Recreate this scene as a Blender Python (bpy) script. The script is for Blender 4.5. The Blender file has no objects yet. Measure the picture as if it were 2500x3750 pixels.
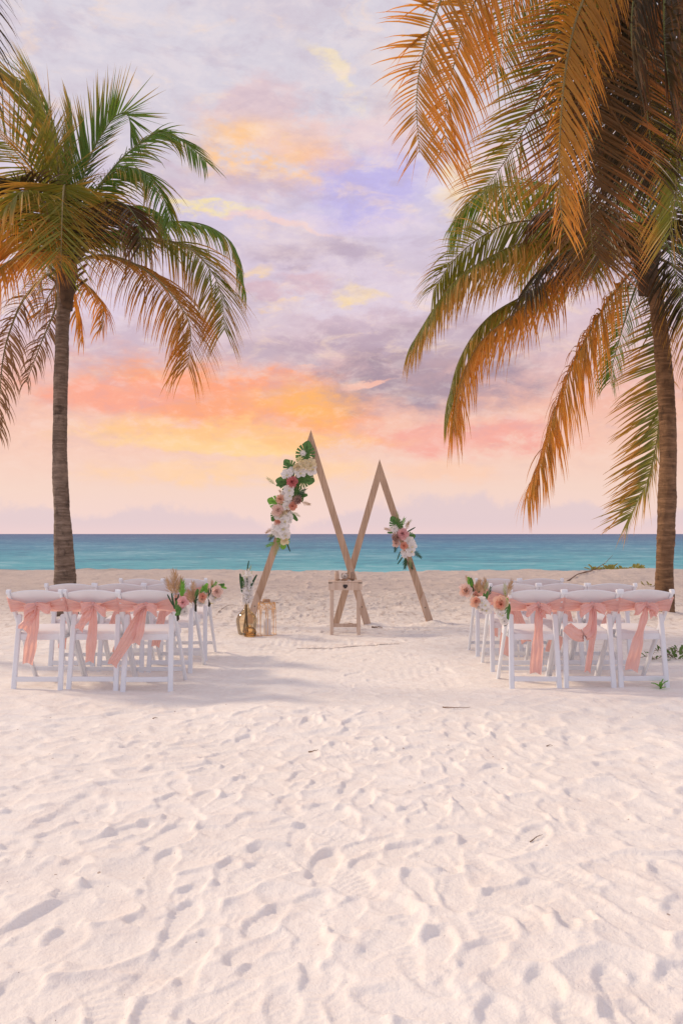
import bpy, math, random
import numpy as np
from mathutils import Vector, Matrix, Quaternion, noise as mnoise

# ------------------------------------------------------------------ camera, sky, sun
S = bpy.context.scene
COL = S.collection
F, CH = 2917.0, 1.27            # focal length in photo pixels, eye height in metres
def P(u, v, d):                 # where a point of the photo stands at distance d
    return Vector(((u-1250.0)/F*d, d, CH-(v-1955.0)/F*d))

cam_d = bpy.data.cameras.new('camera'); cam = bpy.data.objects.new('camera', cam_d); COL.objects.link(cam)
cam.location = (0, 0, CH); cam.rotation_euler = (math.radians(90), 0, 0)
cam_d.lens = 28.0; cam_d.sensor_width = 36; cam_d.shift_y = 80/3750
cam_d.clip_start = 0.05; cam_d.clip_end = 30000
S.camera = cam
S.render.resolution_x = 682; S.render.resolution_y = 1024
S.view_settings.view_transform = 'Standard'; S.view_settings.look = 'None'
S.view_settings.gamma = 1; S.view_settings.use_curve_mapping = False
S.view_settings.exposure = 0.62
SKY_GAIN = 0.72
SUN_EL, SUN_DIR = 33.0, Vector((-0.90, 0.32, 0)).normalized()

sun_d = bpy.data.lights.new('sun', 'SUN'); sun = bpy.data.objects.new('sun', sun_d); COL.objects.link(sun)
sun_d.energy = 1.55; sun_d.angle = math.radians(8.0); sun_d.color = (1.0, 0.78, 0.55)
sv = Vector((SUN_DIR.x*math.cos(math.radians(SUN_EL)), SUN_DIR.y*math.cos(math.radians(SUN_EL)), math.sin(math.radians(SUN_EL))))
sun.rotation_euler = sv.to_track_quat('Z', 'Y').to_euler()

def lin(c):
    return tuple(((x/255)/12.92 if x/255 <= 0.04045 else ((x/255+0.055)/1.055)**2.4) for x in c)

W = bpy.data.worlds.new('World'); S.world = W; W.use_nodes = True
wt = W.node_tree; wt.nodes.clear()
class G:
    """tiny wrapper for writing node maths"""
    def __init__(s, t): s.t = t
    def n(s, ty, **kw):
        x = s.t.nodes.new(ty)
        for k, v in kw.items(): setattr(x, k, v)
        return x
    def link(s, a, b): s.t.links.new(a, b)
    def put(s, sock, v):
        if isinstance(v, bpy.types.NodeSocket): s.link(v, sock)
        else: sock.default_value = v
    def m(s, op, a, b=None, c=None, clamp=False):
        x = s.n('ShaderNodeMath', operation=op, use_clamp=clamp)
        s.put(x.inputs[0], a)
        if b is not None: s.put(x.inputs[1], b)
        if c is not None: s.put(x.inputs[2], c)
        return x.outputs[0]
    def mix(s, f, a, b, blend='MIX'):
        x = s.n('ShaderNodeMix', data_type='RGBA', blend_type=blend)
        s.put(x.inputs[0], f); s.put(x.inputs[6], a); s.put(x.inputs[7], b)
        return x.outputs[2]
    def noise(s, vec, scale, detail=5, rough=0.55, dist=0.0, out=0):
        x = s.n('ShaderNodeTexNoise'); x.inputs['Scale'].default_value = scale
        x.inputs['Detail'].default_value = detail; x.inputs['Roughness'].default_value = rough
        x.inputs['Distortion'].default_value = dist
        if vec is not None: s.link(vec, x.inputs['Vector'])
        return x.outputs[out]
    def scale(s, vec, sc, loc=(0, 0, 0)):
        x = s.n('ShaderNodeMapping'); s.link(vec, x.inputs['Vector'])
        x.inputs['Scale'].default_value = sc; x.inputs['Location'].default_value = loc
        return x.outputs[0]
    def ss(s, v, a, b):                      # smoothstep
        x = s.n('ShaderNodeMapRange', interpolation_type='SMOOTHSTEP')
        s.put(x.inputs['Value'], v); x.inputs['From Min'].default_value = a; x.inputs['From Max'].default_value = b
        return x.outputs['Result']
    def ramp(s, v, stops, interp='LINEAR'):
        x = s.n('ShaderNodeValToRGB'); x.color_ramp.interpolation = interp
        e = x.color_ramp.elements
        while len(e) < len(stops): e.new(0.5)
        for k, (p, c) in enumerate(stops):
            e[k].position = p; e[k].color = (*c, 1)
        s.put(x.inputs[0], v); return x.outputs[0]

g = G(wt)
tc = g.n('ShaderNodeTexCoord').outputs['Generated']
sep = g.n('ShaderNodeSeparateXYZ'); g.link(tc, sep.inputs[0])
sx, sy, sz = sep.outputs
az0 = g.m('MULTIPLY', g.m('ARCTAN2', sx, sy), 57.2958)
el0 = g.m('MULTIPLY', g.m('ARCSINE', sz), 57.2958)
wv = g.scale(tc, (1, 1, 2.4))
n_w1 = g.noise(wv, 6.0, 6, 0.60); n_w2 = g.noise(g.scale(tc, (1, 1, 2.4), (7.3, 2.1, 4.4)), 6.0, 7, 0.60)
n_f1 = g.noise(g.scale(tc, (1, 1, 2.0), (1.7, 5.1, 9.4)), 22.0, 5, 0.6)
n_f2 = g.noise(g.scale(tc, (1, 1, 2.0), (4.7, 3.1, 0.4)), 22.0, 5, 0.6)
up_w = g.ss(el0, -1.0, 14.0)
az = g.m('ADD', az0, g.m('MULTIPLY', g.m('ADD', g.m('SUBTRACT', n_w1, 0.5), g.m('MULTIPLY', g.m('SUBTRACT', n_f1, 0.5), 0.30)), 8.0))
elw = g.m('ADD', g.m('MULTIPLY', g.m('SUBTRACT', n_w2, 0.5), 4.2), g.m('MULTIPLY', g.m('SUBTRACT', n_f2, 0.5), 2.4))
el = g.m('ADD', el0, g.m('MULTIPLY', elw, g.m('ADD', 0.18, g.m('MULTIPLY', up_w, 0.82))))
elc = g.m('DIVIDE', el, 90.0)
col = g.ramp(elc, [(0.0, lin((238, 209, 206))), (0.035, lin((240, 207, 193))), (0.075, lin((243, 196, 176))), (0.105, lin((241, 183, 163))),
                   (0.14, lin((226, 190, 190))), (0.18, lin((218, 196, 208))), (0.24, lin((211, 199, 220))), (0.31, lin((214, 206, 216))),
                   (0.45, lin((214, 208, 218))), (1.0, lin((208, 208, 224)))])
# away from the sunset the low sky is cooler
back = g.m('MULTIPLY', g.ss(sy, 0.45, -0.35), g.ss(el0, 60, 5))
col = g.mix(g.m('MULTIPLY', back, 0.85), col, (*lin((204, 207, 228)), 1))
# broad veil of broken cloud everywhere
veil = g.noise(g.scale(tc, (1, 1, 2.6), (3.3, 0.2, 1.4)), 3.2, 7, 0.58, 0.6)
veilm = g.m('MULTIPLY', g.ss(veil, 0.42, 0.66), g.m('MULTIPLY', g.ss(el0, 9, 18), 0.55))
col = g.mix(veilm, col, (*lin((205, 190, 202)), 1))
veil2 = g.noise(g.scale(tc, (1, 1, 2.2), (9.3, 6.2, 2.4)), 5.2, 7, 0.6, 0.4)
veilm2 = g.m('MULTIPLY', g.ss(veil2, 0.53, 0.70), g.m('MULTIPLY', g.ss(el0, 12, 20), 0.55))
col = g.mix(veilm2, col, (*lin((240, 214, 200)), 1))
n_e = g.noise(g.scale(tc, (1, 1, 2.1), (2.9, 4.4, 8.1)), 17.0, 9, 0.64, 0.35)
breakup = g.m('ADD', 0.68, g.m('MULTIPLY', g.ss(g.m('ADD', g.m('MULTIPLY', n_f1, 0.6), g.m('MULTIPLY', n_w2, 0.4)), 0.34, 0.58), 0.35), clamp=True)
def blob(a, e, sa, se, c, k=1.0, slope=0.0, hard=1.9, nz=None, edge=3.6):
    global col
    da = g.m('SUBTRACT', az, a)
    de = g.m('SUBTRACT', g.m('SUBTRACT', el, e), g.m('MULTIPLY', da, slope))
    q = g.m('ADD', g.m('POWER', g.m('ABSOLUTE', g.m('DIVIDE', da, sa)), 2), g.m('POWER', g.m('ABSOLUTE', g.m('DIVIDE', de, se)), 2))
    w = g.m('EXPONENT', g.m('MULTIPLY', q, -1.0))
    w = g.m('MULTIPLY', w, g.m('ADD', 1.0, g.m('MULTIPLY', g.m('SUBTRACT', nz if nz is not None else n_e, 0.5), edge)))
    w = g.m('MULTIPLY', g.ss(w, 0.18, 0.18+1.25/hard), g.m('MULTIPLY', k, breakup))
    col = g.mix(w, col, (*lin(c), 1))
def bp(u, v, su, sv_, c, **kw):            # direction of a cloud, given where it hangs in the photo
    a = math.degrees(math.atan((u-1250)/F)); e = math.degrees(math.atan((1955-v)/math.hypot(F, u-1250)))
    blob(a, e, su/F*57.3, sv_/F*57.3, c, **kw)
bp(250, 950, 420, 330, (222, 207, 226), k=0.6)
bp(1500, 1110, 500, 110, (224, 208, 222), k=0.7)
bp(400, 1270, 260, 110, (200, 176, 190), k=0.75, nz=n_w1)
bp(1000, 1290, 300, 60, (196, 172, 182), k=0.8)
bp(850, 1470, 640, 150, (250, 164, 118), k=1.0, slope=-0.12, hard=2.0, edge=2.0)
bp(900, 1400, 380, 40, (252, 160, 120), k=0.8)
bp(1150, 1480, 230, 90, (255, 180, 98), k=1.0, hard=1.8, edge=2.0)
bp(420, 1440, 330, 70, (248, 164, 138), k=0.9)
bp(1700, 1610, 430, 70, (243, 168, 154), k=0.95)
bp(860, 1640, 330, 26, (252, 222, 138), k=0.85, slope=-0.05, hard=1.4)
bp(850, 1600, 520, 60, (254, 198, 130), k=0.8, slope=-0.04)
bp(640, 1625, 420, 26, (251, 205, 150), k=0.75, slope=-0.05)
bp(900, 1730, 520, 60, (252, 206, 160), k=0.75)
bp(1600, 1730, 250, 40, (249, 200, 170), k=0.7)
bp(1600, 1350, 420, 180, (168, 143, 156), k=1.0, slope=0.02, edge=2.4)
bp(1480, 1420, 260, 80, (170, 146, 158), k=0.6, edge=3.0)
bp(1560, 1250, 200, 30, (222, 204, 216), k=0.6)
bp(1370, 1390, 100, 18, (244, 184, 166), k=0.9, slope=0.25)
bp(1240, 1240, 260, 60, (188, 162, 176), k=0.85)
bp(1750, 1250, 300, 90, (196, 172, 184), k=0.8, edge=1.6)
bp(1180, 940, 230, 60, (182, 160, 178), k=0.9, nz=n_w2)
bp(1000, 1060, 260, 40, (214, 176, 184), k=0.7, nz=n_f1)
bp(1300, 1180, 260, 30, (206, 178, 190), k=0.7)
bp(700, 640, 300, 60, (206, 178, 190), k=0.7, nz=n_w2)
bp(1250, 820, 300, 40, (226, 206, 224), k=0.6)
bp(620, 500, 380, 150, (210, 200, 210), k=0.6)
bp(950, 400, 260, 90, (222, 192, 196), k=0.75, nz=n_f1)
bp(980, 540, 270, 110, (252, 200, 146), k=1.0, hard=1.5, nz=n_f2)
bp(1130, 500, 150, 90, (238, 200, 190), k=0.7, nz=n_f1)
bp(1180, 560, 110, 60, (246, 190, 150), k=0.6, nz=n_w2)
bp(1000, 680, 220, 60, (214, 186, 196), k=0.7)
bp(1380, 480, 190, 80, (232, 204, 206), k=0.8)
bp(1340, 680, 240, 135, (190, 179, 228), k=0.95, hard=1.7, edge=1.6)
bp(1660, 700, 70, 120, (250, 224, 160), k=0.85, hard=1.3)
bp(1600, 730, 40, 40, (240, 224, 222), k=0.5)
bp(1800, 700, 160, 160, (236, 204, 200), k=0.7)
bp(740, 750, 260, 24, (246, 224, 160), k=0.85, slope=-0.12)
bp(1000, 830, 240, 22, (246, 206, 192), k=0.7, slope=-0.15)
bp(1300, 1105, 110, 22, (248, 216, 156), k=0.8, hard=1.3)
bp(1010, 1115, 100, 16, (248, 208, 160), k=0.75, slope=-0.1, hard=1.3)
bp(940, 985, 90, 16, (248, 212, 160), k=0.7, hard=1.3)
bp(1250, 300, 120, 50, (248, 226, 180), k=0.75, slope=-0.8)
bp(1350, 1395, 90, 22, (240, 182, 164), k=0.9, slope=0.25)
bp(1130, 1345, 70, 14, (238, 184, 168), k=0.8)
# lavender cloud bank low over the sea, with a bumpy crest
crest = g.m('ADD', 1.2, g.m('MULTIPLY', g.m('SUBTRACT', g.noise(g.scale(tc, (1, 1, 1), (0.3, 0.1, 0)), 7.0, 6, 0.62), 0.42), 8.0))
bank = g.m('MULTIPLY', g.ss(g.m('SUBTRACT', crest, el0), -0.35, 0.55), 0.62)
w_ = g.noise(g.scale(tc, (1, 1, 2.6), (2.2, 8.1, 3.4)), 13.0, 8, 0.62, 0.5)
pf = g.m('MULTIPLY', g.ss(w_, 0.50, 0.66), g.m('MULTIPLY', g.ss(el0, 5, 12), 0.30))
col = g.mix(pf, col, (*lin((186, 166, 184)), 1))
w2_ = g.noise(g.scale(tc, (1, 1, 2.6), (5.2, 1.1, 7.4)), 15.0, 8, 0.62, 0.5)
pf2 = g.m('MULTIPLY', g.ss(w2_, 0.53, 0.68), g.m('MULTIPLY', g.ss(el0, 7, 14), 0.42))
col = g.mix(pf2, col, (*lin((248, 216, 190)), 1))
tex = g.noise(g.scale(tc, (1, 1, 2.3), (6.2, 3.1, 1.4)), 28.0, 10, 0.66, 0.3)
col = g.mix(g.m('MULTIPLY', g.ss(tex, 0.47, 0.66), g.m('MULTIPLY', g.ss(el0, 2, 8), 0.20)), col, (*lin((250, 232, 226)), 1))
col = g.mix(g.m('MULTIPLY', g.ss(tex, 0.50, 0.34), g.m('MULTIPLY', g.ss(el0, 2, 8), 0.15)), col, (*lin((182, 160, 178)), 1))
col = g.mix(bank, col, (*lin((214, 194, 203)), 1))
col = g.mix(g.m('MULTIPLY', g.ss(g.m('MULTIPLY', el0, -1), -1.0, 0.2), 0.5), col, (*lin((242, 208, 204)), 1))
skyt = g.n('ShaderNodeTexSky', sky_type='NISHITA'); skyt.sun_disc = False
skyt.sun_elevation = math.radians(SUN_EL); skyt.sun_rotation = math.atan2(SUN_DIR.x, SUN_DIR.y)
bg1 = g.n('ShaderNodeBackground'); g.link(skyt.outputs[0], bg1.inputs[0]); bg1.inputs[1].default_value = 0.05
bg2 = g.n('ShaderNodeBackground'); g.link(col, bg2.inputs[0]); bg2.inputs[1].default_value = SKY_GAIN
mxs = g.n('ShaderNodeMixShader'); mxs.inputs[0].default_value = 0.93
g.link(bg1.outputs[0], mxs.inputs[1]); g.link(bg2.outputs[0], mxs.inputs[2])
wo = g.n('ShaderNodeOutputWorld'); g.link(mxs.outputs[0], wo.inputs[0])

# ------------------------------------------------------------------ helpers
R = random.Random(7)
class MB:
    def __init__(s): s.v = []; s.f = []; s.uv = []; s.mi = []
    def face(s, idx, uv=None, mi=0):
        s.f.append(tuple(idx)); s.uv.append(uv); s.mi.append(mi)
    def bar(s, p0, p1, w, t, side=(1, 0, 0), ch=0.15, mi=0):
        """chamfered board from p0 to p1, w wide along side, t thick"""
        p0 = Vector(p0); p1 = Vector(p1); d = (p1-p0).normalized()
        a = Vector(side); a = (a-d*a.dot(d)).normalized(); b = d.cross(a)
        c = min(w, t)*ch; ww, tt = w/2, t/2
        ring = [(ww, tt-c), (ww-c, tt), (-ww+c, tt), (-ww, tt-c), (-ww, -tt+c), (-ww+c, -tt), (ww-c, -tt), (ww, -tt+c)]
        n = len(s.v); e = c
        rows = [(p0, 0.93), (p0+d*e, 1), (p1-d*e, 1), (p1, 0.93)]
        L = (p1-p0).length
        for k, (p, sc) in enumerate(rows):
            for x, y in ring: s.v.append(p+a*x*sc+b*y*sc)
        for k in range(3):
            for i in range(8):
                j = (i+1) % 8
                s.face((n+k*8+i, n+k*8+j, n+k*8+8+j, n+k*8+8+i), [(i/8, k*L/2), (i/8+.1, k*L/2), (i/8+.1, (k+1)*L/2), (i/8, (k+1)*L/2)], mi)
        s.face([n+i for i in reversed(range(8))], None, mi); s.face([n+24+i for i in range(8)], None, mi)
    def tube(s, pts, rad, n=8, mi=0, caps=True):
        pts = [Vector(p) for p in pts]; m = len(pts)
        if not hasattr(rad, '__len__'): rad = [rad]*m
        base = len(s.v); a = None
        for k, p in enumerate(pts):
            d = (pts[min(k+1, m-1)]-pts[max(k-1, 0)]).normalized()
            if a is None: a = d.orthogonal().normalized()
            else: a = (a-d*a.dot(d)).normalized()
            b = d.cross(a)
            for i in range(n):
                t = 2*math.pi*i/n; s.v.append(p+(a*math.cos(t)+b*math.sin(t))*rad[k])
        for k in range(m-1):
            for i in range(n):
                j = (i+1) % n
                s.face((base+k*n+i, base+k*n+j, base+k*n+n+j, base+k*n+n+i), [(i/n, k/m), ((i+1)/n, k/m), ((i+1)/n, (k+1)/m), (i/n, (k+1)/m)], mi)
        if caps:
            s.face([base+i for i in reversed(range(n))], None, mi); s.face([base+(m-1)*n+i for i in range(n)], None, mi)
    def lathe(s, prof, n=32, c=(0, 0, 0), mod=None, mi=0):
        base = len(s.v); c = Vector(c)
        for k, (r, z) in enumerate(prof):
            for i in range(n):
                t = 2*math.pi*i/n; rr = r*(mod(t, z) if mod else 1)
                s.v.append(c+Vector((rr*math.cos(t), rr*math.sin(t), z)))
        for k in range(len(prof)-1):
            for i in range(n):
                j = (i+1) % n; s.face((base+k*n+i, base+k*n+j, base+k*n+n+j, base+k*n+n+i), None, mi)
        if prof[0][0] > 1e-5: s.face([base+i for i in reversed(range(n))], None, mi)
        if prof[-1][0] > 1e-5: s.face([base+(len(prof)-1)*n+i for i in range(n)], None, mi)
    def grid(s, fn, nu, nv, mi=0, uvs=(1, 1)):
        base = len(s.v)
        for i in range(nu+1):
            for j in range(nv+1): s.v.append(Vector(fn(i/nu, j/nv)))
        for i in range(nu):
            for j in range(nv):
                a = base+i*(nv+1)+j
                s.face((a, a+nv+1, a+nv+2, a+1), [(i/nu, j/nv), ((i+1)/nu, j/nv), ((i+1)/nu, (j+1)/nv), (i/nu, (j+1)/nv)], mi)
    def prism(s, poly, y0, y1, mi=0):       # poly in x,z extruded along y
        n = len(s.v); m = len(poly)
        for y in (y0, y1):
            for x, z in poly: s.v.append(Vector((x, y, z)))
        s.face([n+i for i in range(m)], None, mi); s.face([n+m+i for i in reversed(range(m))], None, mi)
        for i in range(m):
            j = (i+1) % m; s.face((n+j, n+i, n+m+i, n+m+j), None, mi)
    def mesh(s, name, mats, smooth=False):
        me = bpy.data.meshes.new(name); me.from_pydata([tuple(v) for v in s.v], [], s.f)
        uvl = me.uv_layers.new(name='uv'); data = np.zeros(len(me.loops)*2, dtype=np.float32); k = 0
        for f, u in zip(s.f, s.uv):
            for i in range(len(f)):
                if u is not None and i < len(u): data[k] = u[i][0]; data[k+1] = u[i][1]
                k += 2
        uvl.data.foreach_set('uv', data)
        if not isinstance(mats, (list, tuple)): mats = [mats]
        for m in mats: me.materials.append(m)
        me.polygons.foreach_set('material_index', np.array(s.mi, dtype=np.int32))
        if smooth: me.polygons.foreach_set('use_smooth', np.ones(len(s.f), dtype=bool))
        me.update(); return me
    def build(s, name, mats, parent=None, smooth=False):
        return place(s.mesh(name, mats, smooth), name, parent)

def place(me, name, parent=None, loc=None, rot=None, sc=None):
    o = bpy.data.objects.new(name, me); COL.objects.link(o)
    if parent: o.parent = parent
    if loc is not None: o.location = loc
    if rot is not None:
        if isinstance(rot, Quaternion): o.rotation_mode = 'QUATERNION'; o.rotation_quaternion = rot
        else: o.rotation_euler = rot
    if sc is not None: o.scale = (sc,)*3 if not hasattr(sc, '__len__') else sc
    return o
def tag(o, label=None, cat=None, group=None, kind=None):
    if label: o['label'] = label
    if cat: o['category'] = cat
    if group: o['group'] = group
    if kind: o['kind'] = kind
    return o
def thing(name, label, cat, loc=(0, 0, 0), rz=0, group=None):
    o = bpy.data.objects.new(name, None); COL.objects.link(o); o.empty_display_size = 0.1
    o.location = loc; o.rotation_euler = (0, 0, rz)
    return tag(o, label, cat, group)

def material(name, color=(0.5, 0.5, 0.5), rough=0.5, spec=0.5, metallic=0.0, var=0.08, vscale=6.0, bump=0.0, bscale=60.0,
             transl=0.0, tcolor=None, stretch=(1, 1, 1), sheen=0.0, coat=0.0):
    m = bpy.data.materials.new(name); m.use_nodes = True; t = m.node_tree; t.nodes.clear(); k = G(t)
    oc = k.n('ShaderNodeTexCoord').outputs['Object']; v = k.scale(oc, stretch)
    nz = k.noise(v, vscale, 4, 0.6)
    c0 = tuple(max(0, x*(1-var)) for x in color); c1 = tuple(min(1, x*(1+var)) for x in color)
    colr = k.ramp(nz, [(0.3, c0), (0.7, c1)])
    b = k.n('ShaderNodeBsdfPrincipled'); k.link(colr, b.inputs['Base Color'])
    b.inputs['Roughness'].default_value = rough; b.inputs['Specular IOR Level'].default_value = spec
    b.inputs['Metallic'].default_value = metallic; b.inputs['Coat Weight'].default_value = coat
    if sheen: b.inputs['Sheen Weight'].default_value = sheen; b.inputs['Sheen Roughness'].default_value = 0.4
    if bump:
        bn = k.n('ShaderNodeBump'); bn.inputs['Strength'].default_value = bump; bn.inputs['Distance'].default_value = 0.01
        k.link(k.noise(v, bscale, 4, 0.6), bn.inputs['Height']); k.link(bn.outputs[0], b.inputs['Normal'])
    out = k.n('ShaderNodeOutputMaterial')
    if transl:
        tr = k.n('ShaderNodeBsdfTranslucent')
        if tcolor: tr.inputs[0].default_value = (*tcolor, 1)
        else: k.link(colr, tr.inputs[0])
        mx = k.n('ShaderNodeMixShader'); mx.inputs[0].default_value = transl
        k.link(b.outputs[0], mx.inputs[1]); k.link(tr.outputs[0], mx.inputs[2]); k.link(mx.outputs[0], out.inputs[0])
    else: k.link(b.outputs[0], out.inputs[0])
    return m

def leaf_material(name, base, tip, dry0=0.45, dry1=1.0, transl=0.38, dryness=0.0):
    """palm leaflet: coloured along its length (v), older towards the tip, each frond a little different"""
    m = bpy.data.materials.new(name); m.use_nodes = True; t = m.node_tree; t.nodes.clear(); k = G(t)
    uv = k.n('ShaderNodeUVMap').outputs[0]; sp = k.n('ShaderNodeSeparateXYZ'); k.link(uv, sp.inputs[0])
    oi = k.n('ShaderNodeObjectInfo'); oc = k.n('ShaderNodeTexCoord').outputs['Object']
    nz = k.noise(oc, 1.6, 3, 0.6); nf = k.noise(oc, 17.0, 3, 0.6)
    f = k.m('ADD', sp.outputs[1], k.m('MULTIPLY', k.m('SUBTRACT', nz, 0.5), 1.5))
    f = k.m('ADD', f, k.m('ADD', dryness, k.m('MULTIPLY', k.m('SUBTRACT', oi.outputs['Random'], 0.5), 0.35)))
    f = k.m('ADD', f, k.m('MULTIPLY', k.m('SUBTRACT', sp.outputs[0], 0.5), 0.35))
    f = k.ss(f, dry0, dry1)
    c = k.mix(f, (*base, 1), (*tip, 1))
    c = k.mix(k.ss(nf, 0.3, 0.75), c, (*[x*0.62 for x in base], 1), 'MIX') if False else k.mix(k.m('MULTIPLY', k.ss(nf, 0.4, 0.8), 0.35), c, (*[x*0.55 for x in tip], 1))
    b = k.n('ShaderNodeBsdfPrincipled'); k.link(c, b.inputs['Base Color']); b.inputs['Roughness'].default_value = 0.42
    b.inputs['Specular IOR Level'].default_value = 0.45
    tr = k.n('ShaderNodeBsdfTranslucent'); k.link(k.mix(1.0, c, (1.0, 0.86, 0.5, 1), 'MULTIPLY'), tr.inputs[0])
    br = k.n('ShaderNodeMixRGB') if False else None
    mx = k.n('ShaderNodeMixShader'); mx.inputs[0].default_value = transl
    k.link(b.outputs[0], mx.inputs[1]); k.link(tr.outputs[0], mx.inputs[2])
    out = k.n('ShaderNodeOutputMaterial'); k.link(mx.outputs[0], out.inputs[0])
    return m

# ------------------------------------------------------------------ sand
rng = np.random.RandomState(11)
def vnoise(X, Y, f, seed, fy=None):
    fy = fy or f
    r = np.random.RandomState(seed); T = r.rand(256, 256).astype(np.float32)
    x = X*f+1000.3; y = Y*fy+1000.7; xi = np.floor(x).astype(np.int64); yi = np.floor(y).astype(np.int64)
    tx = x-xi; ty = y-yi; tx = tx*tx*tx*(tx*(tx*6-15)+10); ty = ty*ty*ty*(ty*(ty*6-15)+10)
    a = T[xi & 255, yi & 255]; b = T[(xi+1) & 255, yi & 255]; c = T[xi & 255, (yi+1) & 255]; d = T[(xi+1) & 255, (yi+1) & 255]
    return (a*(1-tx)+b*tx)*(1-ty)+(c*(1-tx)+d*tx)*ty
def steps(a, b, fn):
    o = [a]
    while o[-1] < b: o.append(o[-1]+fn(o[-1]))
    return np.array(o)
xr = steps(0, 13, lambda x: max(0.0085, 0.0105*x)); xr = np.concatenate([xr, xr[-1]*np.array([1.06, 1.15, 1.35, 1.7, 2.3, 3.5, 6, 12, 30, 90])])
xs = np.concatenate([-xr[:0:-1], xr])
yr = steps(1.75, 31, lambda y: max(0.0075, 0.0027*y))
ys = np.concatenate([[-900, -200, -60, -20, -8, -3, -1, 0, 0.5, 0.9, 1.2, 1.4, 1.55, 1.65], yr, yr[-1]+np.array([0.3, 0.8, 1.6, 3, 5, 9])])
X, Y = np.meshgrid(xs, ys)
def sstep(v, a, b):
    t = np.clip((v-a)/(b-a), 0, 1); return t*t*(3-2*t)
wob = (vnoise(X, Y, 0.16, 5)-0.5)*1.6
Z = 0.07*(vnoise(X, Y, 0.33, 1)-0.5)+0.055*(vnoise(X, Y, 0.9, 2)-0.5)
nearw = 0.35+0.65*sstep(Y, 12, 5.5)
ax, ay = X+0.12*vnoise(X, Y, 2.1, 31), Y+0.25*vnoise(X, Y, 1.7, 32)
rid = 1-np.abs(2*vnoise(ax, ay, 2.3, 3, 3.3)-1); rid2 = 1-np.abs(2*vnoise(ax, ay, 4.6, 4, 6.6)-1)
aisle = sstep(np.abs(X+0.02), 1.25, 0.95)*sstep(Y, 5.4, 6.2)*sstep(Y, 10.2, 9.3)
calm = 1-0.8*aisle
Z += calm*(0.008*rid**3+0.004*rid2**3+0.009*(vnoise(X, Y, 3.0, 6)-0.5)+0.004*(vnoise(X, Y, 8.0, 7)-0.5))
def worley(X, Y, f, seed, fy):
    r = np.random.RandomState(seed); ox = r.rand(64, 64); oy = r.rand(64, 64)
    x = X*f+500; y = Y*fy+500; xi = np.floor(x).astype(int); yi = np.floor(y).astype(int)
    f1 = np.full(X.shape, 9.0); f2 = np.full(X.shape, 9.0)
    for dx in (-1, 0, 1):
        for dy in (-1, 0, 1):
            a, b = xi+dx, yi+dy; d = np.hypot(a+ox[a & 63, b & 63]-x, b+oy[a & 63, b & 63]-y)
            f2 = np.minimum(f2, np.maximum(f1, d)); f1 = np.minimum(f1, d)
    return f1, f2
wx_, wy_ = X+0.10*(vnoise(X, Y, 4.0, 51)-0.5)+0.25*(vnoise(X, Y, 1.3, 52)-0.5), Y+0.10*(vnoise(X, Y, 4.0, 53)-0.5)+0.25*(vnoise(X, Y, 1.3, 54)-0.5)
f1_, f2_ = worley(wx_, wy_, 3.4, 9, 4.6)
def ridges(): return np.exp(-((f2_-f1_)/0.16)**1.3)*0.009*(0.35+1.1*vnoise(X, Y, 1.9, 55))+0.013*f1_**2
Z += calm*sstep(Y, 16, 6)*ridges()
Z += (0.35+0.65*sstep(Y, 3, 6))*(0.007*(vnoise(X, Y, 11.0, 61, 14.0)-0.5)+0.004*(vnoise(X, Y, 26.0, 62)-0.5))+calm*0.010*sstep(Y, 3, 7)*(1-np.abs(2*vnoise(ax, ay, 3.1, 63, 8.5)-1))**3
# shoe prints, later ones treading over earlier ones
def stamp(cx, cy, ang, L, Wd, depth, tread, rim):
    e = L*0.95
    i0, i1 = np.searchsorted(xs, [cx-e, cx+e]); j0, j1 = np.searchsorted(ys, [cy-e, cy+e])
    if i1-i0 < 3 or j1-j0 < 3: return
    x = X[j0:j1, i0:i1]-cx; y = Y[j0:j1, i0:i1]-cy
    ca, sa = math.cos(ang), math.sin(ang); a = (x*ca+y*sa)/(L/2); b = (-x*sa+y*ca)/(Wd/2)
    wd = 0.80+0.20*np.cos((a-0.45)*3.4)-0.10*(a < 0)*0
    bb = b/wd; r = (np.abs(a)**2.6+np.abs(bb)**2.4)**(1/2.5)
    m = sstep(r, 1.10, 0.90)
    z = Z[j0:j1, i0:i1]; base = z[m > 0.5].mean() if (m > 0.5).any() else 0.0
    bed = base-depth*(1+0.35*a+0.15*vnoise(x, y, 14, 3))
    if tread == 1: bed = bed+0.0026*np.sin(a*L/2*2*math.pi/0.026+1.2*bb*bb)
    elif tread == 2: bed = bed+0.0028*np.sin(a*L/2*2*math.pi/0.030)*np.sin(b*Wd/2*2*math.pi/0.034)
    elif tread == 3: bed = bed+0.0026*np.sin(a*L/2*2*math.pi/0.028+3.0*np.abs(bb))
    z = z*(1-m)+bed*m
    z = z+rim*np.exp(-((r-1.22)/0.17)**2)*(0.6+0.8*vnoise(x+cx, y+cy, 9, 8))
    Z[j0:j1, i0:i1] = z
for k in range(3000):
    yy = 1.5+(rng.rand()**1.25)*15.5; xx = (rng.rand()*2-1)*(0.9+0.56*yy)
    if abs(xx) < 1.2 and 5.6 < yy < 9.8 and rng.rand() < 0.82: continue
    if 5.0 < yy < 8.6 and abs(xx) > 1.2 and rng.rand() < 0.4: continue
    bare = rng.rand() < 0.55
    soft = rng.rand()
    stamp(xx, yy, rng.rand()*math.pi*2 if rng.rand() < 0.5 else math.pi/2+rng.randn()*0.5, 0.25+rng.rand()*0.07, 0.09+rng.rand()*0.035,
          0.003+0.0050*rng.rand()**1.4, 0 if bare else rng.randint(1, 4), 0.001+0.003*soft)
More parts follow.
